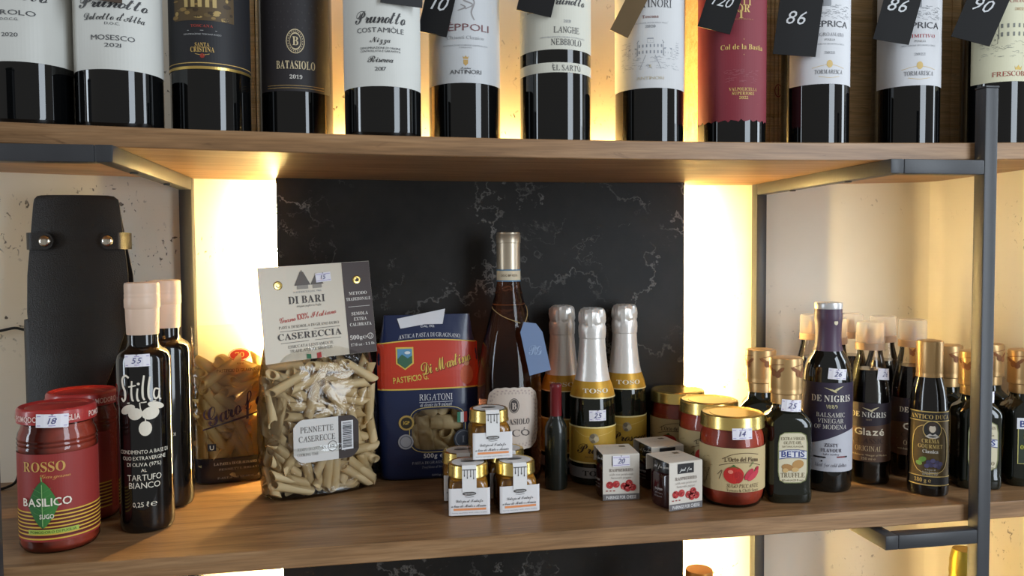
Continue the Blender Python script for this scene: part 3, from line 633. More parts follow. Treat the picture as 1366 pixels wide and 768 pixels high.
sheet('front_flap', [(0.3405,-0.4330,-0.3630,0.2300),(0.3395,-0.4375,-0.3570,0.2300),(0.3360,-0.4408,-0.3525,0.2300),(0.330,-0.4420,-0.3512,0.2300),(0.288,-0.4460,-0.3470,0.2290),(0.25,-0.4480,-0.3420,0.2240),(0.21,-0.4470,-0.3405,0.2180),(0.19,-0.4440,-0.3420,0.2130),(0.156,-0.4400,-0.3505,0.2030),(0.11,-0.4390,-0.3680,0.2010),(0.0,-0.4390,-0.4000,0.2010)], 0.006, 0.0022, t)
sheet('back_panel', [(0.330,-0.4330,-0.3560,0.2440),(0.25,-0.4430,-0.3440,0.2480),(0.19,-0.4460,-0.3430,0.2560),(0.02,-0.4460,-0.3430,0.2600)], -0.003, 0.0022, t)
for sx, xa, xb, xr in ((-1, -0.4525, -0.4175, -0.4270), (1, -0.3420, -0.3690, -0.3615)):
    b = MB(); n = 14; z = 0.2885; h = 0.0095; vs = []; fs = []
    for i in range(n+1):
        q = i/n; x = xa + (xb-xa)*q; y = 0.2215 - 0.0035*q if q > 0.25 else 0.240 - (0.240-0.2206)*(q/0.25)**0.5; hh = h*sqrt(max(0.02, 1-max(0, (q-0.72)/0.28)**2))
        vs += [(x, y, z-hh), (x, y, z+hh), (x, y+0.0018, z+hh), (x, y+0.0018, z-hh)]
    for i in range(n):
        for k in range(4):
            l = (k+1) % 4; fs.append((4*i+k, 4*i+l, 4*i+4+l, 4*i+4+k))
    fs += [(3,2,1,0), tuple(4*n+k for k in range(4))]
    b.add(vs, fs if sx < 0 else [f[::-1] for f in fs]); st = b.build('strap', LEATHER, t, True, 40)
    r = MB(); r.loft([(0.0066, 0), (0.0066, 0.0008), (0.0058, 0.0022), (0.0038, 0.0033), (0.0012, 0.0038)], 24); o = r.build('rivet', CHROME, st); o.rotation_euler = (pi/2, 0, 0); o.location = (xr, 0.2196, z)
# ---- cable
b = MB(); b.tube(smooth_pts([(-0.62,0.279,0.162), (-0.56,0.279,0.172), (-0.505,0.278,0.183), (-0.480,0.277,0.186), (-0.466,0.276,0.17), (-0.470,0.275,0.09), (-0.482,0.272,0.02), (-0.490,0.255,0.0025), (-0.540,0.235,0.0025), (-0.62,0.24,0.0025)], 8), 0.0016, 8)
tag(b.build('power_cable', mat('black_cable', (20,20,20), 0.5)), 'thin black power cable running along the wall to the leather carrier', 'cable')

# ---- red sauce jars
def red_jar():
    t = thing('sauce_jar', '', 'jar', (0,0,0), 0, 'red lidded tomato sauce jars'); R = 0.0336
    prof = [(0.027, 0.0), (0.0305, 0.0008), (0.0328, 0.004)]
    for i in range(3): prof += [(0.0336, 0.0065+i*0.005), (0.0329, 0.009+i*0.005)]
    prof += [(0.0332, 0.0115+0.010), (0.0332, 0.093)]
    for i in range(3): prof += [(0.0336, 0.0955+i*0.004), (0.0329, 0.0975+i*0.004)]
    prof += [(0.0325, 0.1085), (0.0305, 0.1125), (0.0296, 0.116), (0.0296, 0.121)]
    b = MB(); b.loft([(r, z) for r, z in prof], 56); b.build('glass_jar', film('jar_glass', (0.97,0.97,0.96), 1.0, 0.03), t)
    b = MB(); b.loft([(r-0.0010, z+0.0004) for r, z in prof[:-1]], 56); b.build('sauce', SAUCE, t)
    b = MB(); b.loft([(0.0326, 0.1185), (0.0332, 0.1188), (0.0332, 0.1295), (0.0326, 0.1312), (0.0312, 0.1322), (0.0300, 0.1316), (0.0270, 0.1313), (0.0262, 0.1306), (0.002, 0.1306)], 56); lid = b.build('lid', REDLID, t)
    A = Art(cyl(0.0332), 0.001, 0.1214)
    for k in range(3): A.text('POMODORO DI PUGLIA', 'bold', -69.5*(k-1)*1.0, 0, 5.2, 60, (236,200,190))
    A.mp = lambda u, v, l: (u, -v, 0.1312); A.v0 = 0.0; A.text('IL ROSSO DEL GARGANO', 'bold', 0, 14, 3.2, 40, (226,150,130)); A.build('lettering', lid)
    sc = 0.00068; v0 = 0.503; mp = cyl(0.0333)
    u = radians(108)*0.0333/sc
    L = Art(mp, sc, v0); L.rect(-u, 604, u, 722, mat('red_label', (148,50,46), 0.45, noise=0.05), 0, 56, 4); lo = L.build('label', t)
    A = Art(mp, sc, v0); gd = (206,160,86)
    A.text('ROSSO', 'serifb', -3, 627, 13, 54, gd); A.text('Gargano', 'script', 12, 636, 6, 36, (206,140,80))
    for i in range(7):
        y = 681+i*5.0; A.rect(-u, y, u, y+1.9, (216,176,66), 1, 56); A.rect(-u, y+1.9, u, y+4.9, (92,26,24), 1, 56)
    A.rect(-24, 705, 38, 711, (170,190,80), 3, 24); A.text('POMODORO DI PUGLIA', 'bold', 7, 710, 3.4, 56, (90,110,40), 4); A.rect(-u, 717, u, 719, (216,176,66), 1, 56)
    lf = lambda x: 31*(1-min(1, abs(x+4)/19.5)**1.5)
    A.band(-23.5, -4, lambda x: 671-lf(x), lambda x: 672+lf(x), (48,104,52), 4, 12); A.band(-4, 15.5, lambda x: 671-lf(x), lambda x: 672+lf(x), (64,126,60), 4, 12)
    A.line([(-4,640), (-5,634)], 1.6, (130,170,100), 4); A.line([(-4,644), (-4,700)], 0.9, (150,190,120), 6)
    for i in range(5):
        for s_ in (-1, 1): A.line([(-4,656+i*8), (-4+s_*11,649+i*8)], 0.5, (96,150,84), 6)
    A.text('BASILICO', 'bold', 0, 673, 10.5, 60, (240,232,214), 7); A.text('SUGO', 'bold', 1, 690, 6, 17, (240,232,214), 7)
    A.build('lettering', lo); return t
rj = red_jar(); rj.location = (-0.3596, 0.0595, 0); rj.rotation_euler.z = radians(20.8-19)
rj['label'] = 'front red tomato sauce jar reading BASILICO with price sticker 18'
rj2 = dup(rj, (-0.3650, 0.1390, 0), 20-62, 'second red tomato sauce jar, half hidden behind the BASILICO one')
lid = [c for c in rj.children if c.name.startswith('lid')][0]
sticker(rj, cyl(0.0334, 12), 0.00068, 0.503, 0, 559.5, 38, 18, '18', -3)

# ---- truffle oil bottles
def oil():
    t = thing('oil_bottle', '', 'bottle', (0,0,0), 0, 'black truffle oil bottles'); R = 0.0253
    b = MB(); b.loft([(0.0205,0.0),(0.0235,0.001),(0.0249,0.004),(R,0.009),(R,0.166),(0.0250,0.170),(0.0240,0.1740),(0.0215,0.1775),(0.0175,0.1800),(0.0150,0.1825),(0.0143,0.186),(0.0143,0.200)], 56); b.build('glass_body', GLOSS, t)
    capm = mat('cream_shrink_cap', (226,196,172), 0.4, noise=0.03)
    b = MB(); b.loft([(0.0147,0.1935),(0.0150,0.1940),(0.0157,0.2195)], 40, False, False); b.build('cap_sleeve', capm, t)
    b = MB(); b.loft([(0.0157,0.2190),(0.0165,0.2205),(0.0165,0.2285),(0.0161,0.2295),(0.0163,0.2310),(0.0163,0.2330),(0.0160,0.2340),(0.0162,0.2350),(0.0162,0.2425),(0.0155,0.2445),(0.0135,0.2450)], 40); b.build('cap', capm, t)
    A = Art(cyl(R), 0.00073, 0.5206); W_ = (232,224,206)
    def st(q, w=3.2): A.line(q, w, W_, 1, True, 0.25)
    st([(-13,503),(-18,500),(-23,505),(-22,514),(-19,521),(-19,530),(-22,534),(-25,530)], 3.4)
    st([(-9,507),(-10,522),(-9,532),(-7,533)], 2.6); st([(-14,515),(-9,514),(-4,513)], 2.0); st([(-2,517),(-3,526),(-2,533),(0,533)], 2.6); A.ell(-1, 511, 1.8, 1.8, W_)
    st([(6,500),(4,515),(4,528),(6,533)], 2.8); st([(13,502),(11,516),(11,528),(13,533)], 2.8)
    st([(24,520),(19,519),(17,526),(19,532),(23,530),(25,522)], 2.6); st([(25,519),(24,527),(25,533),(27,533)], 2.4)
    A.line([(-16,536.5),(4,536),(20,535)], 1.4, W_, 1)
    A.ell(-16, 545, 11, 5.5, W_, 1, 18, -24); A.ell(-6, 551, 9, 8, W_, 2, 18, -10); A.ell(13, 551, 11, 8.5, W_, 1, 20, -12); A.ell(20, 541, 11, 4.5, W_, 2, 16, 16); A.ell(6, 571, 8, 10, W_, 1, 20); A.line([(0,536),(1,545),(6,556),(6,563)], 1.3, W_, 1, True)
    for s_, y, cap, w in (('CONDIMENTO A BASE DI', 604.5, 5, 64), ('OLIO EXTRAVERGINE', 613, 5, 56), ('DI OLIVA (97%)', 621.5, 5, 43), ('AL', 629, 4.4, 7), ('TARTUFO', 640.5, 8, 43), ('BIANCO', 651, 8, 39)): A.text(s_, 'sans', 3, y, cap, w, W_)
    A.text('0,25 \u2113', 'sans', -2, 676, 6.4, 20, W_); A.text('\u212e', 'sans', 14, 676, 7.5, 8, W_)
    A.build('lettering', t); return t
ol = oil(); ol.location = (-0.2907, 0.0922, 0); ol.rotation_euler.z = radians(15.6-10); ol['label'] = 'front black Stilla truffle oil bottle with cream cap and price sticker 55'
dup(ol, (-0.2876, 0.1648, 0), 14-42, 'second black truffle oil bottle with cream cap, behind the one priced 55')
sticker(ol, cyl(0.0253), 0.00073, 0.5206, -2, 480, 31, 16.5, '55', 1)

# ---- pasta bags
import numpy as np
def pack(n, hw, hd, z0, z1, L, r, seed, tilt=0.6, its=130):
    rng = np.random.default_rng(seed); m = 5; tt = np.linspace(-1, 1, m)*(L/2-r)
    c = np.stack([rng.uniform(-hw+r, hw-r, n), rng.uniform(-hd+r, hd-r, n), rng.uniform(z0+r, z1-r, n)], 1)
    a = rng.uniform(0, pi, n); d = np.stack([np.cos(a), rng.normal(0, tilt*0.5, n), np.sin(a)], 1); d /= np.linalg.norm(d, axis=1)[:, None]
    own = np.repeat(np.arange(n), m); same = own[:, None] == own[None, :]
    for it in range(its):
        P = (c[:, None, :] + d[:, None, :]*tt[None, :, None]).reshape(-1, 3)
        df = P[:, None, :] - P[None, :, :]; ds = np.sqrt((df**2).sum(2)); ds[same] = 9
        ov = np.clip(2*r*0.98 - ds, 0, None); dv = (df*(ov/np.maximum(ds, 1e-5)*0.32)[:, :, None]).sum(1)
        lim = np.array([hw-r, hd-r])
        for k in (0, 1): dv[:, k] += np.clip(-lim[k]-P[:, k], 0, None) - np.clip(P[:, k]-lim[k], 0, None)
        dv[:, 2] += np.clip(z0+r-P[:, 2], 0, None) - np.clip(P[:, 2]-(z1-r), 0, None) - 0.00004
        q = dv.reshape(n, m, 3); c += q.mean(1); d += (q*tt[None, :, None]).sum(1)/(tt**2).sum(); d /= np.linalg.norm(d, axis=1)[:, None]
    return c, d
def tube_pasta(name, L, r, ri, slant, m_, seg=12, ridges=0.0):
    b = MB(); vs = []; fs = []
    for (rr, en) in ((r, -1), (r, 1), (ri, 1), (ri, -1)):
        for i in range(seg):
            a = 2*pi*i/seg; q = rr*(1 + (ridges if (i % 2 and rr == r) else 0)); vs.append((q*cos(a), q*sin(a), en*(L/2) + slant*q*cos(a)))
    for k in range(4):
        l = (k+1) % 4
        for i in range(seg):
            j = (i+1) % seg; fs.append((k*seg+i, k*seg+j, l*seg+j, l*seg+i))
    b.add(vs, fs); return b.mesh(name, m_, True, 50)
def fill(name, me, parent, c, d, seed):
    rng = random.Random(seed)
    for p, v in zip(c, d):
        o = link(name, me, parent); o.rotation_mode = 'QUATERNION'
        o.rotation_quaternion = Vector(v).to_track_quat('Z', 'Y') @ Matrix.Rotation(rng.uniform(0, 2*pi), 3, 'Z').to_quaternion(); o.location = Vector(p)
def bagmap(rows, n, e=0.0004):
    frx = interp([(r[0], r[1]) for r in rows]); fry = interp([(r[2], r[1]) for r in rows])
    def f(u, v, l):
        rx, ry = frx(v), fry(v); q = min(0.999, abs(u)/rx); return (u, -(ry*(1-q**n)**(1/n)) - e - l*0.00022, v)
    return f

# Di Bari penne: clear bag with a folded header card
t = thing('pasta_bag', 'clear bag of penne with beige and brown CASERECCIA header card', 'pasta bag', (-0.1290, 0.1850, 0), 20, 'bags of pasta')
rows = [(0.056,0.0,0.025),(0.0635,0.004,0.029),(0.0675,0.04,0.0325),(0.0670,0.10,0.0325),(0.0630,0.145,0.0275),(0.0600,0.165,0.018),(0.0570,0.20,0.006),(0.0560,0.255,0.0015)]
b = MB(); dense = []
for k in range(len(rows)-1):
    for q in range(4):
        f = q/4; dense.append([rows[k][i]*(1-f)+rows[k+1][i]*f for i in range(3)])
dense.append(rows[-1]); rr = random.Random(5)
b.loft([(x*(1+rr.uniform(-0.008, 0.008)), z, 3.2, y*(1+rr.uniform(-0.03, 0.03))) for x, z, y in dense], 64); b.build('film_bag', PLASTIC, t)
b = MB(); b.tube([(-0.0585,-0.021,0.004), (-0.0605,-0.023,0.02), (-0.061,-0.024,0.05)], 0.0008, 6); b.build('film_seam', PLASTIC, t)
c, d = pack(215, 0.0615, 0.0285, 0.004, 0.153, 0.046, 0.0050, 3, 0.5)
fill('penne', tube_pasta('penne', 0.040, 0.0053, 0.0040, 0.9, PASTA), t, c, d, 1)
mp = bagmap(rows, 3.2); sc = 0.00086; L = Art(mp, sc, 0.066+585*sc)
def plab(x0, x1, col, l=0):
    pts = lambda x: 28 if abs(x) < 30 else 28 - 10*((abs(x)-30)/13)**2
    L.band(x0, x1, lambda x: 585-pts(x), lambda x: 585+pts(x), col, l, 20, 2)
plab(-43, 15, PAPER((222,220,216))); plab(15, 43, PAPER((62,52,50))); lo = L.build('label', t)
A = Art(mp, sc, 0.066+585*sc); A.text('PENNETTE', 'serif', -13, 574, 7.4, 43, (90,84,80)); A.text('CASERECCE', 'serif', -13, 586, 7.4, 47, (90,84,80)); A.text('TEMPO DI COTTURA', 'serif', -20, 597, 3.6, 36, (120,114,110)); A.text('COOKING TIME', 'serif', -25, 604, 3.6, 27, (120,114,110))
A.ring(7, 595, 6.5, 7, 0.9, (110,104,100)); A.text('12', 'sans', 7, 597, 4, 6, (110,104,100)); A.rect(19, 564, 35, 602, (230,230,232), 1); rb = random.Random(2)
y = 566.0
while y < 600: h = rb.choice([0.5, 0.9, 1.4]); A.rect(20.5, y, 33, y+h, (40,40,44), 2); y += h + rb.choice([0.5, 0.9])
A.build('lettering', lo)
cr = radians(3); lean = radians(5)
def cardmap(u, v, l):
    x = u*cos(cr) - v*sin(cr); z = u*sin(cr) + v*cos(cr); y = -0.0215 + z*sin(lean) - 0.0003*l - 0.004*(u/0.063)**2 + 0.004; return (x + 0.0005, y, 0.1555 + z*cos(lean))
b = MB(); vs = []; fs = []; n = 12
for q in (0, 1):
    for i in range(n+1):
        for vv in (0, 0.1055):
            p = cardmap(-0.0635 + 0.127*i/n, vv, 0); vs.append((p[0], p[1] + q*0.0008, p[2]))
m0 = 2*(n+1)
for i in range(n): fs += [(2*i, 2*i+2, 2*i+3, 2*i+1), (m0+2*i, m0+2*i+1, m0+2*i+3, m0+2*i+2), (2*i, m0+2*i, m0+2*i+2, 2*i+2), (2*i+1, 2*i+3, m0+2*i+3, m0+2*i+1)]
fs += [(0, 1, m0+1, m0), (2*n, m0+2*n, m0+2*n+1, 2*n+1)]
b.add(vs, fs); card = b.build('header_card', PAPER((222,212,194)), t, False)
A = Art(cardmap, 0.00083, 0.0); A.v0 = 478*0.00083
A.rect(38, 351.2, 76.3, 477.8, (74,62,60), 1, 6)
DK = (66,58,54)
for cx, w, h in ((-18, 22, 18), (2, 18, 13)): A.poly([(cx-w/2,378), (cx-w*0.1,378-h), (cx+w*0.1,378-h), (cx+w/2,378)], (96,88,82), 2); A.rect(cx-w*0.34, 378, cx+w*0.34, 383, (150,142,132), 2); A.line([(cx,378-h), (cx,376-h)], 1.2, DK, 2)
A.text('PASTIFICIO DAL 1960', 'serif', -12, 388, 2.4, 38, LG); A.text('DI BARI', 'serifb', -14, 402, 10, 50, DK); A.text('Artigiani pugliesi in Puglia', 'ital', -12, 407, 2.6, 34, DK)
A.text('Grano 100% Italiano', 'script', -14, 423, 8, 78, (186,84,74), 2, 5); A.text('PASTA DI SEMOLA DI GRANO DURO', 'serif', -14, 434, 3.6, 82, DK)
A.line([(-54,437.5), (-16,437.5)], 0.5, DK, 2); A.line([(-8,437.5), (28,437.5)], 0.5, DK, 2); A.text('CASERECCIA', 'serifb', -14, 449, 8.6, 87, DK); A.line([(-54,453), (-16,453)], 0.5, DK, 2); A.line([(-8,453), (28,453)], 0.5, DK, 2)
A.text('ESSICCATA LENTAMENTE', 'serif', -14, 460.5, 3.6, 62, DK); A.text('TRAFILATA AL BRONZO', 'serif', -14, 466.5, 3.6, 58, DK)
A.poly([(-21,470.5), (-15,471.5), (-15,477.5), (-21,477)], (40,130,90), 2); A.poly([(-7,471), (-1,470), (-1,477.5), (-7,478)], (200,60,60), 2)
PW = (228,222,214)
for s_, y, cap, w in (('METODO', 396.5, 4.2, 25), ('TRADIZIONALE', 404.5, 4.2, 34), ('SEMOLA', 425, 4.4, 23), ('EXTRA', 432.5, 4.4, 18), ('CALIBRATA', 440, 4.4, 30), ('17.6 oz - 1.1 lb', 467.5, 3.6, 33)): A.text(s_, 'serifb', 57, y, cap, w, PW)
A.line([(42,413), (72,413)], 0.5, PW, 2); A.text('500g', 'serifb', 49, 458.5, 5.6, 17, PW); A.text('\u212e', 'sans', 61, 458.5, 5.6, 6, PW); A.ring(69, 455.5, 4.2, 4.2, 0.8, PW, 2); A.text('U', 'sans', 69, 457.8, 4, 3, PW)
A.build('lettering', card)
for u in (-0.0425, 0.0475):
    p = cardmap(u, 0.0845, 0); b = MB(); b.loft([(0.0050,0), (0.0050,0.0006), (0.0040,0.0012), (0.0024,0.0010), (0.0020,0.0002)], 20, False, True); o = b.build('eyelet', GOLD, card); o.rotation_euler = (pi/2+0.0, 0, 0); o.location = (p[0], p[1]+0.0001, p[2])
sticker(t, cardmap, 0.00083, 478*0.00083, 11, 369, 21, 12.5, '15', 3, 4)

# Garofalo penne bag
t = thing('pasta_bag', 'clear bag of penne with black base and dark Garofalo script', 'pasta bag', (-0.2347, 0.2505, 0), 12, 'bags of pasta')
rows = [(0.041,0.0,0.017),(0.0445,0.003,0.019),(0.0465,0.04,0.0205),(0.0465,0.10,0.0205),(0.0455,0.14,0.017),(0.0450,0.16,0.010),(0.0455,0.188,0.0025)]
b = MB(); b.loft([(x, z, 3.4, y) for x, z, y in rows], 56); b.build('film_bag', PLASTIC, t)
c, d = pack(46, 0.0415, 0.0165, 0.010, 0.150, 0.052, 0.0062, 11, 0.3)
fill('penne', tube_pasta('penne', 0.050, 0.0064, 0.0050, 0.9, PASTA2), t, c, d, 2)
mp = bagmap(rows, 3.4); sc = 0.00093; v0 = 0.002+641*sc; u = 44/0.93
L = Art(mp, sc, v0); L.rect(-u, 609, u, 640.5, mat('black_printed_film', (26,22,24), 0.25), 0, 28, 6); lo = L.build('printed_base', t)
A = Art(mp, sc, v0); A.text('LA PASTA DI GRAGNANO I.G.P.', 'serif', 6, 618, 3.2, 62, (214,206,190)); A.text('PENNETTE RIGATE', 'serif', 6, 625, 2.6, 50, (170,160,150)); A.text('PASTA DI SEMOLA', 'serif', 4, 636, 2.4, 50, (170,160,150)); A.build('lettering', lo)
A = Art(mp, sc, v0); PU = (58,34,52)
A.text('Garofalo', 'script', 14, 551, 25, 96, PU, 2, 22); A.line([(-37,572), (10,559), (44,549)], 2.6, PU, 1, False, 0.4); A.ell(9, 479, 12, 6.5, (200,56,40), 1); A.ring(9, 479, 13.5, 8, 0.8, (200,56,40), 2); A.text('70', 'serifb', 9, 482, 6, 11, (240,190,110)); A.text('ANNI', 'sans', 9, 491, 2.6, 8, (150,90,60)); A.text('PASTIFICIO DI GRAGNANO', 'sans', 8, 500, 4, 54, (140,96,60))
A.rect(-32, 590, -22, 599, (34,28,34), 1); A.text('U', 'bold', -27, 597.5, 5.5, 5, (220,210,190)); A.build('lettering', t)

# Di Martino rigatoni bag with a clear window
t = thing('pasta_bag', 'navy and red bag of rigatoni with a clear window', 'pasta bag', (-0.0015, 0.2205, 0), 3, 'bags of pasta')
rows = [(0.053,0.0,0.015),(0.0575,0.003,0.0185),(0.0600,0.03,0.0215),(0.0625,0.09,0.0225),(0.0635,0.13,0.0200),(0.0600,0.155,0.0140),(0.0555,0.175,0.0080),(0.0520,0.198,0.0030)]
frx = interp([(r[0], r[1]) for r in rows]); fry = interp([(r[2], r[1]) for r in rows])
sc = 0.00091; v0 = 0.001 + 640*sc; wx, wy, ww, wh = 10, 573.5, 36, 29
b = MB(); b.loft([(frx(z), z + 0.0, 3.2, fry(z)) for z in [0.198*i/70 for i in range(71)]], 180)
keep = []
for f in b.f:
    cx = sum(b.v[i][0] for i in f)/len(f); cz = sum(b.v[i][2] for i in f)/len(f); cy = sum(b.v[i][1] for i in f)/len(f)
    q = (abs(cx/sc-wx)/ww)**4 + (abs((v0-cz)/sc-wy)/wh)**4
    if not (cy < -0.004 and q < 1.0): keep.append(f)
b.f = keep; b.m = [0]*len(keep); NAVY = mat('navy_printed_film', (28,40,76), 0.28, coat=0.2, bump=0.5, bscale=45)
b.build('bag', NAVY, t, True, 60)
mp = bagmap(rows, 3.2)
A = Art(mp, sc, v0); A.band(wx-ww, wx+ww, lambda x: wy - wh*(max(0, 1-(abs(x-wx)/ww)**4))**0.25, lambda x: wy + wh*(max(0, 1-(abs(x-wx)/ww)**4))**0.25, PLASTIC, 0, 30, 4); A.build('window_film', t)
c, d = pack(18, 0.046, 0.0160, 0.022, 0.122, 0.046, 0.0088, 5, 0.25)
fill('rigatoni', tube_pasta('rigatoni', 0.044, 0.0090, 0.0074, 0.0, PASTA, 24, 0.03), t, c, d, 4)
A = Art(mp, sc, v0); RD = mat('red_printed_film', (196,58,36), 0.3, coat=0.2); YG = (226,190,84); WH = (226,226,230)
hwf = lambda y: frx(v0-y*sc)/sc*0.985
A.band(-67, 67, lambda x: 461-5*(1-(x/67)**2) + 3*x/67*0, lambda x: 519.5, RD, 1, 30, 8)
A.line([(x, 461-5*(1-(x/67)**2)) for x in range(-66, 67, 6)], 1.5, YG, 2); A.line([(x, 519.5) for x in range(-67, 68, 6)], 1.8, YG, 2)
A.text('ANTICA PASTA DI GRAGNANO', 'serif', 2, 452, 5, 82, WH, 3, 0, 3.0); A.text('DAL 1912', 'sans', 0, 440, 3, 18, WH)
A.text('PASTIFICIO G.', 'bold', -24, 509, 7.6, 46, YG, 4, 6); A.text('Di Martino', 'script', 25, 494, 17, 68, (120,40,20), 3, 15); A.text('Di Martino', 'script', 24, 493, 17, 68, YG, 4, 15)
A.poly([(-43,465), (-20,465), (-20,486), (-31.5,494), (-43,486)], YG, 3); A.poly([(-41,467), (-22,467), (-22,485), (-31.5,492), (-41,485)], (96,150,186), 4); A.poly([(-41,480), (-35,474), (-28,479), (-22,476), (-22,485), (-31.5,492), (-41,485)], (60,104,78), 5); A.ell(-28, 472, 4, 2, (220,226,226), 5, 10)
A.ell(50, 503, 9, 13, (216,106,70), 2, 16); A.ell(50, 487, 4, 4.5, (222,160,120), 3, 12); A.poly([(43,485), (57,485), (53,480), (47,480)], (120,50,40), 4)
A.text('RIGATONI', 'serif', 8, 534.5, 8, 44, WH); A.line([(-14,537), (30,537)], 0.6, WH, 2); A.text('al dente in 9 minuti', 'ital', 8, 542.5, 4.4, 42, WH)
n = 48; ring = []
for i in range(n+1):
    a = 2*pi*i/n; k = (abs(cos(a))**4 + abs(sin(a))**4)**-0.25; ring.append((wx+ww*k*cos(a)*1.0, wy+wh*k*sin(a)*1.0))
A.line(ring, 3.4, (30,40,72), 2); A.line([(wx+(x-wx)*1.03, wy+(y-wy)*1.03) for x, y in ring], 1.0, (206,186,120), 3)
A.ell(-31, 563, 10, 10, (196,164,90), 4); A.ell(-31, 563, 7.5, 7.5, (60,54,40), 5); A.text('IGP', 'bold', -31, 565, 4.5, 8, YG, 6); A.ell(-32, 588, 10, 10, (170,172,180), 4); A.ring(-32, 588, 8, 8, 1.2, (110,112,124), 5)
A.ell(44, 588, 13, 13, (44,48,58), 4, 24); A.ring(44, 588, 11, 11, 1.0, (110,112,118), 5); A.text('I', 'serifb', 44, 593, 9, 4, (110,112,118), 5)
for i, cc in enumerate(((50,120,90), (222,222,222), (190,60,50))): A.rect(36+i*4.5, 552, 40.5+i*4.5, 566, cc, 4)
A.text('500g', 'bold', 0, 611, 6, 18, WH); A.text('\u212e', 'sans', 16, 611, 6, 7, WH); A.text('PASTA DI GRAGNANO IGP', 'serif', 6, 619, 3.4, 60, (190,192,200)); A.text('Trafilata al bronzo', 'ital', 6, 625, 3.2, 34, (170,172,182)); A.text('500g 17.6 oz - 1.1 lb', 'sans', 24, 636, 2.6, 44, (170,172,182))
A.build('lettering', t)
A = Art(mp, sc, v0); A.poly([(-40,428), (24,416), (20,436), (-4,436), (-36,441)], PAPER((222,222,226)), 5); A.build('paper_seal', t)

# ---- rose wine
t = thing('rose_wine_bottle', 'rose wine bottle with scalloped cream label and blue hanging tag', 'bottle', (0.095, 0.193, 0), -9.3+8)
prof = [(0.031,0.0),(0.0365,0.002),(0.0385,0.008),(0.0385,0.115),(0.0378,0.128),(0.0355,0.145),(0.0315,0.165),(0.0265,0.183),(0.0215,0.203),(0.0168,0.222),(0.0141,0.236),(0.0134,0.246),(0.0134,0.275)]
ROSE = mat('rose_wine_glass', (226,136,90), 0.03, trans=1.0, ior=1.36)
b = MB(); b.loft(prof, 64); b.build('glass_body', ROSE, t)
b = MB(); b.loft([(0.0141,0.2525),(0.0141,0.2835),(0.0147,0.2840),(0.0147,0.2925),(0.0140,0.2935),(0.0140,0.2960),(0.0125,0.2968)], 36, False); b.build('capsule', mat('champagne_foil', (196,182,160), 0.35, 0.7), t)
A = Art(cyl(0.0141, 0, 0.0002), 0.001, 0.2525); A.rect(-42, 0, 42, 14.5, PAPER((214,200,172)), 0, 40); bd = A.build('excise_band', t)
A = Art(cyl(0.0141, 0, 0.0002), 0.001, 0.2525); A.rect(-42, 0, 42, 1.6, (90,130,160), 1, 40); A.rect(-42, 12.9, 42, 14.5, (90,130,160), 1, 40); A.text('DOC BP 0275', 'sans', -1, 8.5, 2.6, 20, (110,90,70)); A.build('lettering', bd)
mp = cyl(0.0385); sc = 0.000875; v0 = 0.5682; L = Art(mp, sc, v0); n = 96; pts = []
def doily(a, f):
    k = (abs(cos(a))**4 + abs(sin(a))**4)**-0.25; s_ = 1 + 0.025*abs(sin(a*11)); return (38*k*cos(a)*s_*f, 558.5 + 41*k*sin(a)*s_*f)
for ring_ in range(6):
    f0, f1 = ring_/6, (ring_+1)/6; vs = []
    for i in range(n): a = 2*pi*i/n; vs += [L.P(*doily(a, f0), 0), L.P(*doily(a, f1), 0)]
    L.b.add(vs, [(2*i, 2*i+1, 2*((i+1) % n)+1, 2*((i+1) % n)) for i in range(n)], L.mi(PAPER((212,196,182))))
lo = L.build('label', t)
A = Art(mp, sc, v0)
for i in range(44):
    x, y = doily(2*pi*i/44, 0.9); A.ell(x, y, 1.7, 1.2, (184,164,156), 1, 8); x, y = doily(2*pi*(i+0.5)/44, 0.82); A.ell(x, y, 1.2, 1.6, (190,172,162), 1, 8)
A.ell(0, 541, 7, 10, (70,62,60), 1); A.ring(0, 541, 6, 9, 0.8, (196,180,166), 2); A.text('B', 'serifb', 0, 545.5, 8.5, 6, (212,196,182), 3); A.text('BATASIOLO', 'serifb', 0, 566, 7.5, 44, (80,72,70)); A.text('RICÓ', 'serif', 0, 582, 9, 44, (80,72,70))
A.build('lettering', lo)
b = MB(); loop = [(0.0190*sin(a), -0.0190*cos(a), 0.2095 + 0.003*cos(a)) for a in [radians(100) + radians(160)*i/12 for i in range(13)]]
b.tube(smooth_pts([(0.0145,-0.0335,0.1910), (0.0190,-0.022,0.200), (0.0200,-0.006,0.2085)] + loop + [(-0.0200,-0.008,0.2055), (-0.010,-0.025,0.1975), (0.0085,-0.0345,0.1905)], 4), 0.0005, 6); cord = b.build('string', mat('twine', (176,146,96), 0.8), t)
TG = mat('blue_grey_card', (112,132,166), 0.6, noise=0.05); qs = [(-0.0105,0.0),(0.0155,0.006),(0.0125,0.050),(0.0065,0.060),(-0.0075,0.062),(-0.0135,0.050)]
b = MB(); T_ = lambda x, z: (0.020 + x + (0.06-z)*0.14, -0.0425 - z*0.0 + (z-0.0)*0.075, 0.1300 + z); vs = [T_(x, z) for x, z in qs]; vs += [(x, y+0.0012, z) for x, y, z in vs]; n = len(qs)
b.add(vs, [tuple(range(n)), tuple(range(n, 2*n))[::-1]] + [(i, i+n, (i+1) % n+n, (i+1) % n) for i in range(n)]); hg = b.build('hang_tag', TG, t, False)
A = Art(lambda u, v, l: (lambda p: (p[0], p[1]-0.0004, p[2]))(T_(u, v)), 0.001, 0.022); A.text('R', 'script', -2, -2, 12, 11, (150,170,200)); A.text('G', 'script', 4, -2, 11, 9, (150,170,200)); A.build('lettering', hg)

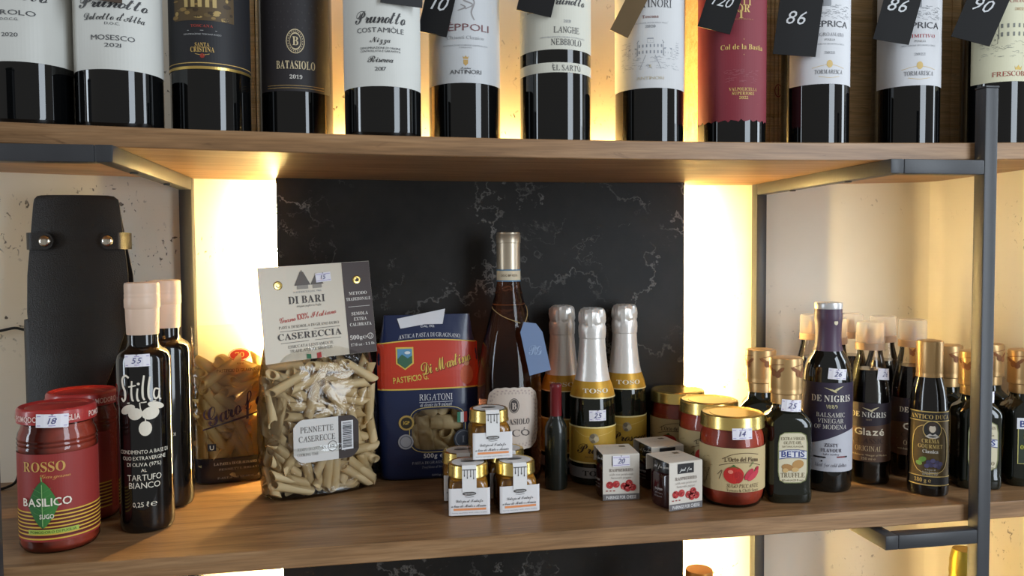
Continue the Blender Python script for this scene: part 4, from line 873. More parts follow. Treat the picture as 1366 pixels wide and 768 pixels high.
# ---- miniature dark bottle with red cap
t = thing('miniature_wine_bottle', 'tiny dark wine bottle with a plain dark red capsule', 'bottle', (0.1406, 0.1406, 0), 0)
b = MB(); b.loft([(0.0095,0),(0.0122,0.001),(0.013,0.004),(0.013,0.066),(0.0127,0.0705),(0.0112,0.0755),(0.0083,0.0805),(0.0064,0.084),(0.0060,0.088),(0.0060,0.1)], 40); b.build('glass_body', mat('smoky_green_bottle', (26,30,26), 0.25, coat=0.2), t)
b = MB(); b.loft([(0.0066,0.0845),(0.0066,0.1165),(0.0069,0.1170),(0.0069,0.1200),(0.0060,0.1212)], 28, False); b.build('capsule', mat('dark_red_capsule', (112,28,34), 0.35), t)

# ---- small prosecco bottles
def prosecco():
    t = thing('prosecco_bottle', '', 'bottle', (0,0,0), 0, 'small prosecco bottles with silver foil necks'); R = 0.0273
    prof = [(0.0215,0.0),(0.0255,0.0012),(0.0271,0.005),(R,0.009),(R,0.082),(0.0270,0.092),(0.0258,0.104),(0.0238,0.113),(0.0205,0.1215),(0.0180,0.134),(0.0162,0.150),(0.0150,0.165),(0.0148,0.175)]
    b = MB(); b.loft(prof, 56); b.build('glass_body', GREENGLASS, t); rp = interp(prof)
    def skin(name, z0, z1, m_, e, n=10, wr=0.0, parent=t):
        b = MB(); b.loft([(rp(z0+(z1-z0)*i/n)+e, z0+(z1-z0)*i/n) for i in range(n+1)], 56, False, False); return b.build(name, m_, parent)
    skin('foil_neck', 0.1205, 0.1725, SILVER, 0.0004)
    GB = mat('gold_neck_band', (196,150,50), 0.4, 0.35); gb = skin('neck_band', 0.1035, 0.1215, GB, 0.0006); skin('neck_band_edge', 0.1022, 0.1037, mat('pale_gold_edge', (236,220,170), 0.4, 0.3), 0.0009, 2, parent=gb)
    b = MB(); rng = random.Random(6); seg = 40; vs = []; fs = []
    for j, (r, z, a) in enumerate([(0.0150,0.1700,0),(0.0158,0.1712,0.01),(0.0162,0.1790,0.01),(0.0161,0.1840,0.02),(0.0150,0.1870,0.04),(0.0156,0.1905,0.05),(0.0160,0.1960,0.05),(0.0155,0.2010,0.06),(0.0138,0.2046,0.06),(0.0105,0.2062,0.04),(0.0040,0.2068,0.02)]):
        for i in range(seg): q = 2*pi*i/seg; rr_ = r*(1 + rng.uniform(-a, a)*1.3); vs.append((rr_*cos(q), rr_*sin(q), z + rng.uniform(-a, a)*0.02))
    for j in range(10):
        for i in range(seg): k = (i+1) % seg; fs.append((j*seg+i, j*seg+k, (j+1)*seg+k, (j+1)*seg+i))
    fs.append(tuple(10*seg+i for i in range(seg))); b.add(vs, fs); b.build('foil_cap', SILVER, t, True, 24)
    A = Art(cyl(lambda v: rp(v)+0.0006), 0.00089, 0.5726); A.text('TOSO', 'serifb', 0, 521, 5.6, 34, (240,232,210)); A.build('lettering', gb)
    mp = cyl(R); u = radians(150)*R/0.00089; L = Art(mp, 0.00089, 0.5726); L.rect(-u, 566, u, 612, mat('mustard_gold_label', (190,152,58), 0.45, 0.2, noise=0.06, nscale=90), 0, 56); lo = L.build('label', t)
    A = Art(mp, 0.00089, 0.5726)
    for y in (565, 611.5): A.rect(-u, y, u, y+2.0, (232,214,150), 1, 56)
    A.text('Prosecco', 'script', 2, 600, 14, 56, (58,40,24)); A.ell(-3, 580, 6, 6.5, (150,136,110), 1, 14); A.ell(-5, 577, 3, 3, (110,98,80), 2, 10); A.ell(0, 581, 3.5, 4, (186,172,140), 2, 10); A.ell(-4, 584, 2.5, 2, (110,98,80), 3, 10); A.text('EXTRA DRY', 'sans', -4, 606, 2.2, 20, (120,90,40)); A.line([(-30,570), (-10,578), (28,572)], 0.5, (216,186,110), 1, True)
    A.build('lettering', lo)
    L = Art(mp, 0.00089, 0.5726); L.rect(-u, 619, u, 633, mat('silver_grey_band', (150,150,152), 0.4, 0.4), 0, 56); lo = L.build('base_band', t); A = Art(mp, 0.00089, 0.5726); A.text('TOSO', 'serifb', 0, 629.5, 6.6, 36, (40,40,44)); A.build('lettering', lo)
    return t
pb = prosecco(); pb.location = (0.1905, 0.1640, 0); pb.rotation_euler.z = radians(-15+9); pb['label'] = 'front prosecco bottle with silver foil neck and white price sticker'
dup(pb, (0.1660, 0.2160, 0), -13-2, 'prosecco bottle behind the tiny red capped bottle')
dup(pb, (0.2470, 0.2160, 0), -18+12, 'prosecco bottle furthest right, behind the raspberry boxes')
sticker(pb, cyl(lambda v: 0.0273), 0.00089, 0.5726, 2, 550, 22, 14, '25', 1)

# ---- honey jars
HONEY = mat('truffle_honey', (176,120,40), 0.2, trans=0.25, noise=0.35, nscale=120, sss=0.1)
def honey():
    t = thing('honey_jar', '', 'jar', (0,0,0), 0, 'stacked little square honey jars'); n = 5
    prof = [(0.0170,0.0,n),(0.0200,0.0008,n),(0.0212,0.003,n),(0.0214,0.007,n),(0.0214,0.029,n),(0.0210,0.0325,4.5),(0.0198,0.0355,3.5),(0.0186,0.0375,2.3),(0.0184,0.041,2.0)]
    b = MB(); b.loft(prof, 56); b.build('glass_jar', GLASS, t)
    b = MB(); b.loft([(p[0]-0.0012, p[1]+0.0012, p[2]) for p in prof[:-1]], 56); b.build('honey', HONEY, t)
    b = MB(); b.loft([(0.0208,0.0385),(0.0215,0.0390),(0.0215,0.0410),(0.0210,0.0420),(0.0210,0.0495),(0.0204,0.0512),(0.0190,0.0520),(0.0178,0.0516),(0.002,0.0516)], 48); ld = b.build('lid', GOLD, t)
    A = Art(lambda u, v, l: (u, -v, 0.0517+l*0.0002), 0.001, 0.0); A.ell(0, 0, 17, 17, PAPER((226,224,222)), 0, 32); A.ell(0, 2, 8, 4, (90,90,88), 1); A.text('TARTUFO', 'serif', 0, 10, 2.6, 14, GR); A.build('lid_paper', ld)
    sc = 0.00078; v0 = 0.0015+690*sc; fl = flat(-0.0216)
    def lm(u, v, l):
        q = abs(u) - 0.0185
        if q <= 0: return (u, -0.0217 - l*0.00022, v)
        a = min(q/0.004, 1.2); return ((0.0185 + 0.0035*sin(a)) * (1 if u > 0 else -1), -0.0217 + 0.0035*(1-cos(a)) - l*0.00022*cos(a), v)
    L = Art(lm, sc, v0); L.rect(-28.5, 654, 28.5, 690, PAPER((228,226,226)), 0, 24); lo = L.build('label', t)
    A = Art(lm, sc, v0); A.ell(0, 661, 9, 2.6, (70,68,66), 3); A.ell(0, 661, 8, 1.9, (110,106,102), 4); A.text('TARTUFLANGHE', 'bold', 0, 662, 1.6, 13, (220,220,220), 5); A.line([(-7,657.5), (0,656.4), (7,657.5)], 0.5, GR, 3, True); A.line([(-6,665), (0,665.8), (6,665)], 0.5, GR, 3, True)
    A.text('Delizia al Tartufo', 'script', 0, 672.5, 4, 36, (80,78,80)); A.text('a base di Miele e Acacia', 'script', -1, 679, 4, 46, (80,78,80)); A.rect(-21, 680.5, 22, 683.4, (232,150,96), 1); A.text('honey specialty with white truffle', 'sans', 0, 687, 1.4, 46, LG); A.build('lettering', lo)
    def sm(u, v, l):
        if v > 0.050: e = min(v-0.050, 0.012); return (u, -0.0219 + e, 0.0526 + l*0.0002)
        return (u, -0.0220 - l*0.00022, v)
    L = Art(sm, 0.001, 0.062); L.rect(-7.4, 0, 7.4, 12, PAPER((230,228,226)), 2, 2, 6); L.rect(-7.4, 12, 7.4, 36, PAPER((230,228,226)), 2, 2, 4); so = L.build('seal_strip', t)
    A = Art(sm, 0.001, 0.062)
    for x, l in ((-5,8), (-2,11), (1.5,9), (4.5,12)): A.line([(x,13), (x,13+l*0.75)], 0.5, (60,58,58), 4); A.ell(x, 13+l*0.75, 0.55, 1.0, (60,58,58), 4, 8)
    A.line([(-7,13), (7,13)], 0.8, (60,58,58), 4); A.build('lettering', so)
    return t
hj = honey(); hj.location = (0.0318, 0.0815, 0); hj.rotation_euler.z = radians(-3); hj['label'] = 'honey jar at the front left of the stack, white label and gold lid'
dup(hj, (0.0822, 0.0815, 0), 4, 'honey jar at the front right of the stack, nearest the tiny bottle')
dup(hj, (0.0300, 0.1330, 0), 0, 'honey jar at the back left of the stack, mostly hidden')
dup(hj, (0.0800, 0.1330, 0), 2, 'honey jar at the back right of the stack, mostly hidden')
dup(hj, (0.0570, 0.1000, 0.0528), 3, 'honey jar sitting on top of the four others')

# ---- raspberry preserve jars in paper sleeves
def rasp():
    t = thing('raspberry_jar', '', 'jar', (0,0,0), 0, 'raspberry preserve jars in white paper sleeves')
    b = MB(); b.loft([(0.0180,0,2.6),(0.0212,0.001,2.6),(0.0222,0.004,2.6),(0.0222,0.034,2.6),(0.0212,0.037,2.4),(0.0200,0.038,2.2)], 44); jar = b.build('jar', mat('dark_berry_jar', (44,16,20), 0.15, coat=0.5), t)
    b = MB(); b.loft([(0.0216,0.0375),(0.0221,0.038),(0.0221,0.0485),(0.0213,0.0500),(0.002,0.0500)], 44); ld_ = b.build('lid', mat('black_lid', (22,20,22), 0.3, coat=0.3), t)
    A = Art(cyl(0.0222, -70), 0.001, 0.043); A.text('just for cheese', 'script', 0, 0, 4, 22, (214,212,208)); A.build('lettering', ld_); A = Art(cyl(0.0226, -70), 0.001, 0.0); A.text('RASPBERRIES', 'bold', 0, -19, 2.2, 16, (190,186,186)); A.text('with rose petals', 'sans', 0, -15, 1.8, 16, (150,146,148)); A.text('and Sarawak pepper', 'sans', 0, -11.5, 1.8, 18, (150,146,148)); A.build('lettering', jar)
    w = 0.0205; y0 = -0.0230; y1 = 0.0230; zt = 0.0512; th = 0.0006; P = [(y0,0.0006), (y0,zt-0.001), (y0+0.001,zt), (y1-0.001,zt), (y1,zt-0.001), (y1,0.034)]; I = [(y0+th,0.0006), (y0+th,zt-0.0013), (y0+0.0013,zt-th), (y1-0.0013,zt-th), (y1-th,zt-0.0013), (y1-th,0.034)]
    b = MB(); vs = []; fs = []
    for x in (-w, w): vs += [(x, y, z) for y, z in P] + [(x, y, z) for y, z in I]
    for i in range(5): fs += [(i, 12+i, 13+i, i+1), (6+i, 7+i, 19+i, 18+i), (i, i+1, 7+i, 6+i), (12+i, 18+i, 19+i, 13+i)]
    fs += [(0, 6, 18, 12), (5, 17, 23, 11)]; b.add(vs, fs); sl = b.build('paper_sleeve', PAPER((216,208,196)), t, False)
    sc = 0.0008; A = Art(flat(y0), sc, 0.0006+681*sc); G_ = (96,92,92)
    A.rect(-13, 620, 12, 633, (34,32,34), 1); A.text('just for', 'script', -1, 629.5, 5, 19, (226,224,220), 2); A.text('RASPBERRIES', 'serifb', 0, 641.5, 4.2, 33, (140,128,120)); A.text('with rose petals and', 'serif', 0, 646.8, 2.8, 33, (140,128,120)); A.text('Sarawak pepper', 'serif', 0, 651.4, 2.8, 28, (140,128,120))
    rng = random.Random(8)
    for i, (x, y) in enumerate(((-16,660), (-7,659), (4,662), (11,658), (9,665), (16,664))):
        A.ell(x, y, 5, 5, (178,44,46), 1, 14)
        for k in range(7): A.ell(x+rng.uniform(-3.2, 3.2), y+rng.uniform(-3.2, 3.2), 1.1, 1.1, rng.choice([(206,84,80), (150,30,36), (222,110,104)]), 2, 8)
    for x in (-20, -15, -10): A.ell(x, 668, 1.6, 0.9, (150,60,56), 1, 8)
    A.rect(-25.4, 672.5, 25.4, 681, (112,108,108), 1); A.text('PAIRINGS FOR CHEESE', 'bold', 0, 679.2, 4.4, 42, (230,228,226), 2)
    A.build('front_print', sl); A = Art(lambda u, v, l: (u, y0+0.024+v, zt+0.0002+l*0.0002), 0.001, 0.0); A.text('finest selection', 'serif', 0, 3, 2, 24, (160,150,140)); A.rect(6, -13, 13, -7, (120,104,84), 1); A.text('gourmet', 'serif', -3, -6, 2, 14, (160,150,140))
    A.build('lettering', sl); return t
ra = rasp(); ra.location = (0.2015, 0.1050, 0); ra.rotation_euler.z = radians(-3); ra['label'] = 'raspberry jar in paper sleeve with price sticker 20'
dup(ra, (0.2530, 0.0620, 0), 12, 'raspberry jar in paper sleeve at the front, next to the tomato sauce')
dup(ra, (0.2600, 0.1300, 0), 8, 'raspberry jar in paper sleeve behind the other two')
sticker(ra, flat(-0.0230), 0.0008, 0.0006+681*0.0008, 0, 627, 24, 15, '20', 1)

# ---- tomato sauce jars with gold lids
def gold_jar():
    t = thing('tomato_sauce_jar', '', 'jar', (0,0,0), 0, 'tomato sauce jars with gold lids'); R = 0.0344
    prof = [(0.0250,0.0),(0.0295,0.0012),(0.0328,0.006),(0.0342,0.013),(R,0.018),(R,0.066),(0.0340,0.0715),(0.0328,0.0765),(0.0312,0.0800),(0.0308,0.0835),(0.0308,0.087)]
    b = MB(); b.loft(prof, 56); b.build('glass_jar', film('jar_glass'), t)
    b = MB(); b.loft([(r-0.0012, z+0.0022) for r, z in prof[:-2]], 56); b.build('sauce', SAUCE2, t)
    b = MB(); b.loft([(0.0334,0.0830),(0.0342,0.0836),(0.0342,0.0850),(0.0338,0.0858),(0.0338,0.0945),(0.0332,0.0966),(0.0316,0.0976),(0.0300,0.0970),(0.0285,0.0962),(0.0240,0.0962),(0.0235,0.0966),(0.002,0.0966)], 56); b.build('lid', GOLD, t)
    sc = 0.0008; v0 = 0.5435; mp = cyl(R); u = radians(125)*R/sc
    L = Art(mp, sc, v0); L.rect(-u, 598, u, 656, PAPER((196,174,128)), 0, 56); lo = L.build('label', t); A = Art(mp, sc, v0); BR = (84,62,40)
    A.line([(-24,613), (-10,606), (8,604), (26,607)], 0.8, BR, 1, True); A.text('L\'Orto del Piano', 'serifb', 2, 615, 6, 46, BR, 2, 0, 1.5); A.line([(-28,622), (-10,617), (12,617), (30,622)], 0.8, BR, 1, True)
    A.ell(-9, 633, 13, 11.5, (190,40,34), 2, 22); A.ell(-13, 629, 3.5, 2.6, (230,130,110), 3, 10); A.poly([(-12,622), (-9,619), (-6,622), (-2,624), (-9,624.5), (-16,624)], (70,104,50), 3); A.ell(-4, 636, 7, 8, (170,30,30), 2, 14)
    A.ell(11, 632, 9, 4, (186,36,60), 4, 16, -50); A.ell(17, 634, 10, 4, (196,52,70), 5, 16, -38); A.ell(22, 629, 7, 3, (170,30,50), 4, 14, -65); A.line([(12,622), (17,616)], 1.0, (90,120,60), 5); A.line([(-30,634), (-24,628), (-28,640)], 0.8, BR, 1, True)
    A.text('SUGO PICCANTE', 'ital', 4, 650, 5, 44, BR); A.text('Tomato & Chilli Sauce', 'serif', 4, 655.2, 3.6, 44, BR); A.text('Ingredienti', 'script', -46, 640, 4, 26, BR, 2, 70); hatch(A, -58, -40, 606, 648, 14, (150,126,90), 9, 0.6)
    A.build('lettering', lo); return t
gj = gold_jar(); gj.location = (0.3195, 0.0613, 0); gj.rotation_euler.z = radians(-25+15); gj['label'] = 'front tomato sauce jar with gold lid and price sticker 14'
dup(gj, (0.3255, 0.1365, 0), -24+4, 'middle one of the three gold lidded tomato sauce jars')
dup(gj, (0.3150, 0.2090, 0), -22-6, 'rearmost gold lidded tomato sauce jar, against the marble panel')
sticker(gj, cyl(0.0341), 0.0008, 0.5435, 2, 578.5, 26, 15, '14', 2)

# ---- olive oil bottles
OLIVEGLASS = mat('dark_olive_glass', (20,24,16), 0.08, coat=0.5)
def betis():
    t = thing('olive_oil_bottle', '', 'bottle', (0,0,0), 0, 'small olive oil bottles with gold caps'); n = 5
    prof = [(0.0200,0,n),(0.0228,0.001,n),(0.0238,0.004,n),(0.0238,0.012,n),(0.0232,0.016,n),(0.0232,0.078,n),(0.0236,0.081,n),(0.0236,0.085,n),(0.0228,0.089,4.2),(0.0205,0.0935,3.2),(0.0172,0.0970,2.5),(0.0150,0.1000,2.1),(0.0142,0.1040,2.0),(0.0142,0.112,2.0)]
    b = MB(); b.loft(prof, 64); b.build('glass_body', OLIVEGLASS, t)
    b = MB(); b.loft([(0.0152,0.1055),(0.0158,0.1060),(0.0158,0.1150),(0.0154,0.1165)], 40, True, False); b.build('cap_collar', GOLDCAP, t)
    b = MB(); b.loft([(0.0170,0.1165),(0.0177,0.1172),(0.0177,0.1200),(0.0174,0.1208),(0.0175,0.1230),(0.0175,0.1535),(0.0170,0.1552),(0.0155,0.1558)], 44); cp = b.build('cap', GOLDCAP, t)
    A = Art(cyl(0.0175), 0.0008, 0.1558)
    for k in range(4):
        x = -60 + 34*k + 4; cl = (140,88,50); A.line([(x-13,12), (x,9), (x+12,8)], 0.9, cl, 1, True)
        A.ell(x-7, 15, 6, 2.4, cl, 1, 12, 30); A.ell(x-2, 20, 4, 5, cl, 1, 12); A.ell(x+8, 16, 6, 2.4, cl, 1, 12, -40); A.ell(x+4, 22, 4, 4.6, cl, 2, 12)
    A.build('print', cp)
    return t
def betis_label(t, green):
    sc = 0.0008; v0 = 0.539; mp = flat(-0.0233); L = Art(mp, sc, v0)
    q = []; 
    for i in range(24): a = 2*pi*i/24; k = (abs(cos(a))**6 + abs(sin(a))**6)**(-1/6); q.append((19.5*k*cos(a), 611+34*k*sin(a)))
    L.poly(q, PAPER((216,206,176)), 0); lo = L.build('label', t); A = Art(mp, sc, v0); A.line(q + [q[0]], 1.2, (120,124,80), 1)
    BRN = (104,88,60)
    A.text('EXTRA VIRGIN', 'serif', 0, 587, 4, 32, BRN); A.text('OLIVE OIL', 'serif', 0, 592.6, 4, 24, BRN); A.text('NATURAL FLAVOUR', 'sans', 0, 597, 2.4, 28, BRN)
    A.poly([(-18.5,602), (-8,600.2), (8,600.2), (18.5,602), (18.5,612.5), (8,610.8), (-8,610.8), (-18.5,612.5)], (222,222,226), 2); A.text('BETIS', 'bold', 0, 609.6, 7.4, 31, (40,56,124), 3); A.line([(-18.5,602), (-8,600.2), (8,600.2), (18.5,602)], 0.9, (40,56,124), 3); A.line([(-18.5,612.5), (-8,610.8), (8,610.8), (18.5,612.5)], 0.9, (40,56,124), 3)
    if green:
        A.ell(2, 623, 9, 6, (96,150,70), 1, 16, -30); A.ell(-5, 627, 7, 4, (120,170,84), 2, 16, 30); A.text('OREGANO', 'serif', 0, 638, 5, 30, BRN)
    else:
        A.ell(7, 620, 8, 6, (186,142,84), 1, 14, -20); A.ell(-7, 624, 8, 4.5, (172,128,74), 2, 14, 10); A.ell(3, 627, 5, 3, (206,170,112), 3, 12); A.ell(-10, 628, 4, 3, (206,170,112), 3, 12); A.text('TRUFFLE', 'serif', 0, 637.5, 6, 32, BRN)
    A.text('125 ml (4.23 fl oz)', 'sans', 0, 642.5, 2.4, 28, BRN); A.build('lettering', lo)
bare = betis(); b2 = copy_tree(bare); b3 = copy_tree(bare)
betis_label(bare, False); bare.location = (0.3812, 0.0590, 0); bare.rotation_euler.z = radians(-10); bare['label'] = 'BETIS truffle olive oil bottle with price sticker, next to the tomato sauce'
dup(bare, (0.3895, 0.1330, 0), -30, 'small olive oil bottle standing behind the BETIS truffle one')
sticker(bare, cyl(0.0182, -8), 0.0008, 0.539, 4, 542, 27, 16, '25', -4)
betis_label(b2, True); b2.location = (0.6200, 0.0640, 0); b2.rotation_euler.z = radians(-18); b2['label'] = 'small olive oil bottle with green leaf label behind the steel post'
sticker(b2, cyl(0.0182, -2), 0.0008, 0.539, 12, 543, 24, 16, '', -4)
b3.location = (0.6830, 0.0620, 0); b3.rotation_euler.z = radians(-20); b3['label'] = 'olive oil bottle with blue banner label at the right edge of the shelf'
L = Art(flat(-0.0233), 0.0008, 0.539); L.rect(-19, 578, 19, 640, mat('dark_green_label', (34,46,28), 0.5), 0, 4); lo = L.build('label', b3)
A = Art(flat(-0.0233), 0.0008, 0.539); A.line([(-19,578), (19,578), (19,640), (-19,640), (-19,578)], 1.2, (200,190,110), 1); A.rect(-21, 574, 21, 590, (222,222,226), 2); A.text('BETIS', 'bold', 0, 587, 9, 34, (40,56,124), 3); A.text('EXTRA', 'serifb', 0, 603, 6, 24, (206,200,70)); A.text('OLIVE OIL', 'serifb', 0, 619, 6, 32, (206,200,70)); A.build('lettering', lo)
for (x, y, rz, lb) in ((0.6300, 0.1230, -30, 'gold capped olive oil bottle showing over the dark vinegar cream bottle'), (0.6880, 0.1240, -25, 'gold capped olive oil bottle behind the green leaf one'), (0.6420, 0.1800, -36, 'gold capped olive oil bottle furthest back on the right')):
    c_ = copy_tree(b3); c_.location = (x, y, 0); c_.rotation_euler.z = radians(rz); c_['label'] = lb

# ---- balsamic vinegar
CREAMP = (222,216,204)
def bird(A, x, y, s, col):
    A.poly([(x-12*s,y-2*s), (x-4*s,y-0.6*s), (x+1*s,y+1.2*s), (x+5*s,y-1.5*s), (x+13*s,y-4*s), (x+6*s,y+1.0*s), (x+3*s,y+3*s), (x+4*s,y+5*s), (x+0.5*s,y+4*s), (x-3*s,y+2*s)], col, 3)
t = thing('vinegar_bottle', 'tall balsamic vinegar bottle with purple neck and two tone label', 'bottle', (0.4483, 0.0869, 0), -31.5+10)
prof = [(0.0205,0),(0.0245,0.001),(0.0262,0.005),(0.0265,0.010),(0.0265,0.128),(0.0260,0.134),(0.0246,0.141),(0.0222,0.148),(0.0190,0.154),(0.0160,0.159),(0.0142,0.164),(0.0136,0.172),(0.0138,0.196)]
b = MB(); b.loft(prof, 60); b.build('glass_body', mat('vinegar_glass', (13,15,14), 0.05, coat=0.5), t)
b = MB(); b.loft([(0.0163,0.1585),(0.0147,0.1640),(0.0143,0.175),(0.0146,0.190),(0.0155,0.1935),(0.0155,0.2005),(0.0150,0.2015),(0.0150,0.2065)], 44, False, False); b.build('neck_sleeve', mat('purple_sleeve', (78,56,76), 0.4, noise=0.05), t)
b = MB(); b.loft([(0.0152,0.2060),(0.0154,0.2068),(0.0154,0.2118),(0.0148,0.2130),(0.0125,0.2134)], 40); b.build('cap_top', mat('white_cap_metal', (208,206,204), 0.3, 0.4), t)
A = Art(cyl(0.0147), 0.001, 0.19); A.ell(6, -1, 2.4, 2.8, (214,200,170)); A.build('neck_mark', t)
mp = cyl(0.0265); sc = 0.00084; v0 = 0.5528; u = radians(96)*0.0265/sc
L = Art(mp, sc, v0); L.rect(-u, 510, u, 629, PAPER((196,196,204)), 0, 56); lo = L.build('label', t); A = Art(mp, sc, v0); A.band(-u, u, lambda x: 509.8, lambda x: 583 - 0.16*x - 5*sin(x*0.05), (54,46,66), 1, 56, 2)
bird(A, 2, 518, 1.0, (206,196,150)); A.text('DE NIGRIS', 'serifb', 0, 535, 8.6, 53, CREAMP); A.text('1889', 'serif', 0, 544, 5, 14, (206,196,150)); A.text('BALSAMIC', 'serif', -1, 555.5, 5.6, 37, CREAMP); A.text('VINEGAR', 'serif', -1, 563.5, 5.6, 33, CREAMP); A.text('OF MODENA', 'serif', -1, 571.5, 5.6, 42, CREAMP)
DN = (70,64,78); A.text('ZESTY', 'serifb', 0, 595.5, 4.6, 17, DN); A.text('FLAVOUR', 'serifb', 0, 602.5, 4.6, 26, DN); A.text('light acidity', 'sans', 0, 606.5, 2.2, 20, DN); A.rect(-23, 609, -7, 611, (40,36,40), 2); A.rect(7, 608, 18, 610, (130,50,56), 2); A.rect(18, 608, 22, 610, (40,36,40), 2); A.line([(-26,615), (26,615)], 0.6, DN, 2); A.ell(-12, 615, 1.2, 1.2, (40,36,40), 3, 8); A.text('Ideal for cold dishes', 'ital', 0, 622.5, 4.6, 42, DN)
A.build('lettering', lo); sticker(t, cyl(lambda v: 0.0265 if v < 0.13 else 0.0262), 0.00084, 0.5528, 7, 498, 24, 14.5, '26', -5)

def milky(name, col, clear):
    m = bpy.data.materials.new(name); m.use_nodes = True; nt = m.node_tree; nt.nodes.clear(); N = nt.nodes.new; L_ = nt.links.new
    out = N('ShaderNodeOutputMaterial'); a = N('ShaderNodeBsdfTransparent'); b_ = N('ShaderNodeBsdfTranslucent'); c_ = N('ShaderNodeBsdfPrincipled'); m1 = N('ShaderNodeMixShader'); m2 = N('ShaderNodeMixShader')
    b_.inputs[0].default_value = lin(col); c_.inputs['Base Color'].default_value = lin(col); c_.inputs['Roughness'].default_value = 0.2
    m1.inputs[0].default_value = 0.5; L_(b_.outputs[0], m1.inputs[1]); L_(c_.outputs[0], m1.inputs[2]); m2.inputs[0].default_value = clear; L_(m1.outputs[0], m2.inputs[1]); L_(a.outputs[0], m2.inputs[2]); L_(m2.outputs[0], out.inputs[0]); return m
CAPCLEAR = milky('clear_plastic_cap', (255,250,242), 0.72)
def glaze():
    t = thing('balsamic_glaze_bottle', '', 'bottle', (0,0,0), 0, 'balsamic glaze bottles with clear caps'); R = 0.0231
    prof = [(0.0180,0),(0.0215,0.001),(0.0228,0.004),(R,0.008),(R,0.100),(0.0228,0.106),(0.0216,0.116),(0.0196,0.127),(0.0172,0.137),(0.0150,0.146),(0.0138,0.152),(0.0136,0.157)]
    b = MB(); b.loft(prof, 48); b.build('plastic_body', film('clear_plastic', (0.98,0.95,0.90), 1.2, 0.05), t); rp = interp(prof)
    b = MB(); lv = [p for p in prof if p[1] < 0.132]; b.loft([(r-0.0008, z+0.0006) for r, z in lv] + [(rp(0.1335)-0.0008, 0.1335)], 48); b.build('balsamic_glaze', mat('dark_glaze', (14,10,9), 0.2, coat=0.4), t)
    b = MB(); b.loft([(0.0150,0.1560),(0.0160,0.1564),(0.0160,0.1640),(0.0156,0.1645)], 36); b.build('cap_base', mat('peach_plastic', (214,176,140), 0.35, trans=0.3), t)
    b = MB(); b.loft([(0.0158,0.1645),(0.0158,0.1860),(0.0150,0.1882),(0.0130,0.1890)], 36, False); b.build('cap', CAPCLEAR, t)
    b = MB(); b.loft([(0.0115,0.1645),(0.0115,0.1680),(0.0060,0.1700),(0.0045,0.1800)], 24); b.build('nozzle', mat('peach_plastic'), t)
    sc = 0.000865; v0 = 0.5606; mp = cyl(R); u = radians(110)*R/sc; L = Art(mp, sc, v0); L.rect(-u, 537, u, 616, mat('brown_glaze_label', (84,58,42), 0.5, noise=0.06), 0, 48); lo = L.build('label', t)
    A = Art(mp, sc, v0); A.band(-u, u, lambda x: 536.9, lambda x: 568 - 0.10*x, (44,34,44), 1, 40, 2); bird(A, 2, 545, 0.85, (214,200,160)); A.text('DE NIGRIS', 'serifb', 0, 556, 7, 46, CREAMP); A.text('1889', 'serif', 0, 560.5, 2.4, 7, (150,130,110))
    A.text('Glazé', 'bold', 1, 580, 9, 38, (226,214,190)); A.text('CLASSIC', 'serif', 0, 591, 7, 40, (54,36,28)); A.text('ORIGINAL', 'serif', 0, 601.5, 6.4, 34, (200,176,136)); A.line([(-26,593.5), (26,593.5)], 0.6, (170,140,100), 2); A.line([(-26,604), (26,604)], 0.6, (170,140,100), 2); A.text('with Balsamic Vinegar of Modena', 'sans', 0, 608, 2.4, 50, (200,176,136)); A.text('250 ml \u212e', 'sans', 0, 613.5, 3.4, 18, (200,176,136)); A.build('lettering', lo)
    return t
gz = glaze(); gz.location = (0.5104, 0.1007, 0); gz.rotation_euler.z = radians(-35); gz['label'] = 'front Glaze bottle with clear cap and price sticker, next to the tall vinegar'
for x, y, rz, lb in ((0.5040, 0.2150, -40, 'clear capped glaze bottle left of the purple vinegar neck'), (0.5020, 0.1620, -34, 'clear capped glaze bottle showing just right of the purple vinegar neck'), (0.5620, 0.2200, -30, 'rearmost clear capped glaze bottle, behind the front Glaze bottle'), (0.5750, 0.1700, -50, 'clear capped glaze bottle between the front Glaze one and the gold capped cream'), (0.5765, 0.1150, -20, 'clear capped glaze bottle directly left of the gold capped cream')):
    dup(gz, (x, y, 0), rz, lb)
sticker(gz, cyl(lambda v: interp([(0.0231,0.100),(0.0228,0.106),(0.0216,0.116),(0.0196,0.127)])(v)), 0.000865, 0.5606, 21, 499, 22, 15, '26', -6)

# ---- vinegar cream squeeze bottle
t = thing('vinegar_cream_bottle', 'slim black vinegar cream bottle with gold cap and ornate gold label', 'bottle', (0.5487, 0.0486, 0), -37.6+6)
prof = [(0.0175,0),(0.0205,0.001),(0.0212,0.004),(0.0213,0.010),(0.0208,0.060),(0.0198,0.092),(0.0188,0.106),(0.0172,0.117),(0.0150,0.126),(0.0136,0.130),(0.0134,0.134)]
b = MB(); b.loft(prof, 52); b.build('squeeze_body', mat('black_plastic_bottle', (16,14,13), 0.12, coat=0.4), t)
b = MB(); b.loft([(0.0132,0.1305),(0.0138,0.1310),(0.0138,0.1335),(0.0133,0.1345),(0.0136,0.1360),(0.0139,0.1690),(0.0133,0.1706),(0.0115,0.1712)], 44); b.build('cap', GOLDCAP, t)
rp = interp(prof); mp = cyl(rp); sc = 0.000835; v0 = 0.5530; u = 28
L = Art(mp, sc, v0); L.rect(-u, 549, u, 648, mat('antique_gold_label', (92,74,42), 0.45, 0.3, noise=0.35, nscale=220), 0, 32, 8); lo = L.build('label', t); A = Art(mp, sc, v0); AG = (206,176,106)
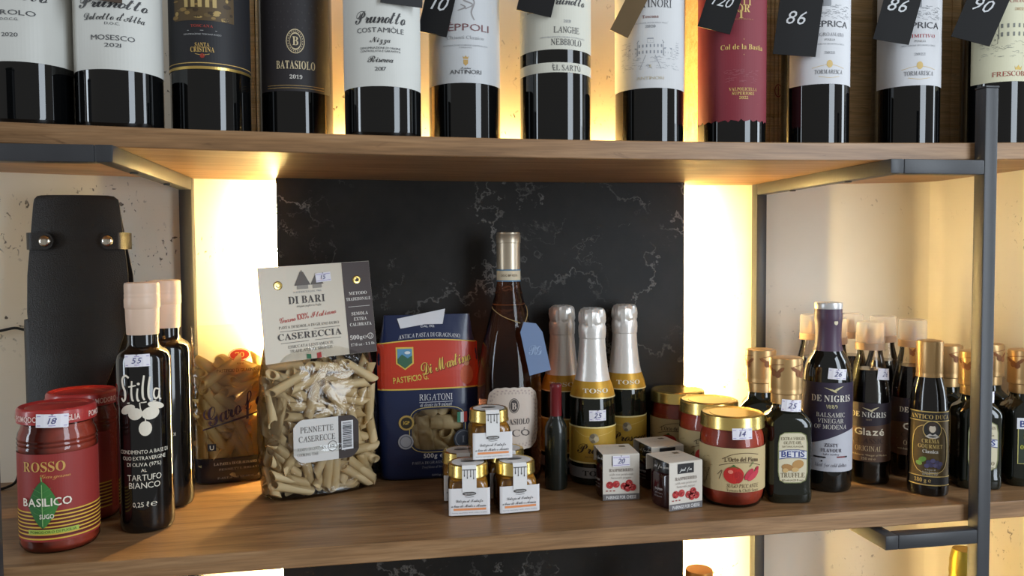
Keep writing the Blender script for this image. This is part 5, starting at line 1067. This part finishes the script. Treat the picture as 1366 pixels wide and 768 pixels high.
A.rect(-u, 551, u, 561, (34,30,28), 1, 24); A.text('ANTICO DUCA', 'serifb', 0, 559, 5.6, 50, AG, 3); A.rect(-u, 635, u, 646, (34,30,28), 1, 24, 2); A.text('180 g \u212e', 'serifb', -9, 643, 5, 20, AG, 3)
for y in (549, 561, 634.5, 646): A.rect(-u, y, u, y+1.2, AG, 3, 24)
q = [(22*cos(2*pi*i/28)*(abs(cos(2*pi*i/28))**3+abs(sin(2*pi*i/28))**3)**(-1/3), 599+32*sin(2*pi*i/28)*(abs(cos(2*pi*i/28))**3+abs(sin(2*pi*i/28))**3)**(-1/3)) for i in range(28)]
A.poly(q, (34,38,36), 2); A.line(q+[q[0]], 1.0, AG, 3); A.ell(2, 573, 11, 12, (44,44,42), 4, 20); A.ring(2, 573, 11, 12, 1.0, AG, 5); A.ell(2, 570, 6.0, 7.0, (66,52,44), 5, 16); A.ell(2, 571.5, 3.8, 5.2, (214,200,178), 6, 14); A.poly([(-6,582), (-1,578), (2,580), (5,578), (10,582), (6,584), (-2,584)], (196,190,180), 7); A.ell(2, 566.6, 3.6, 1.6, (66,52,44), 7, 10)
A.text('CREMA', 'serifb', 0, 590.5, 5, 20, AG, 4); A.text('GOURMET', 'serifb', 0, 597.5, 5, 29, AG, 4); A.text('Classica', 'serifb', 0, 604, 4.6, 18, (226,222,214), 4)
for i, (x, y) in enumerate(((-2,616), (3,614), (8,616), (12,618), (1,620), (6,620), (10,622), (-4,621))): A.ell(x, y, 3, 3, ((66,60,90), (84,78,112))[i % 2], 4, 10)
A.ell(-9, 613, 5, 3.4, (106,150,66), 4, 12, -30); A.ell(-13, 618, 4, 3, (130,170,84), 5, 12, 20)
for i, s_ in enumerate(('a base di', 'Aceto Balsamico', 'di Modena IGP')): A.text(s_, 'sans', 0, 627+i*3.2, 2.2, 12+6*(i > 0), (200,194,180), 4)
A.build('lettering', lo)

# ---- bottles on the lowest shelf whose caps just show
t = thing('wine_bottle', 'bottle on the lowest shelf whose gold brown cap shows beside the lit wall', 'bottle', (0.3050, 0.1150, -0.39), 0, 'bottles on the lowest shelf')
b = MB(); b.loft(bottle_prof(0.0375, 0.283, 0.17), 48); b.build('glass_body', GREENGLASS, t); b = MB(); b.loft([(0.0151,0.225),(0.0155,0.27),(0.0158,0.272),(0.0158,0.2905),(0.0150,0.2925)], 32, False); b.build('capsule', mat('amber_capsule', (168,110,40), 0.35, 0.5), t)
t = thing('wine_bottle', 'bottle on the lowest shelf with crinkled gold foil top beside the steel post', 'bottle', (0.6430, 0.1050, -0.39), 0, 'bottles on the lowest shelf')
b = MB(); b.loft(bottle_prof(0.0420, 0.280, 0.15), 48); b.build('glass_body', GREENGLASS, t); b = MB(); rg = random.Random(3); b.loft([((0.0150+0.002*(1-i/16))*(1+rg.uniform(-0.06, 0.06)), 0.19+0.0066*i) for i in range(16)] + [(0.0125,0.2965)], 32, False); b.build('foil_cap', mat('gold_green_foil', (190,160,60), 0.35, 0.8, bump=0.4, bscale=200), t)

bpy.data.objects.remove(_fo); bpy.data.scenes.remove(_fs)
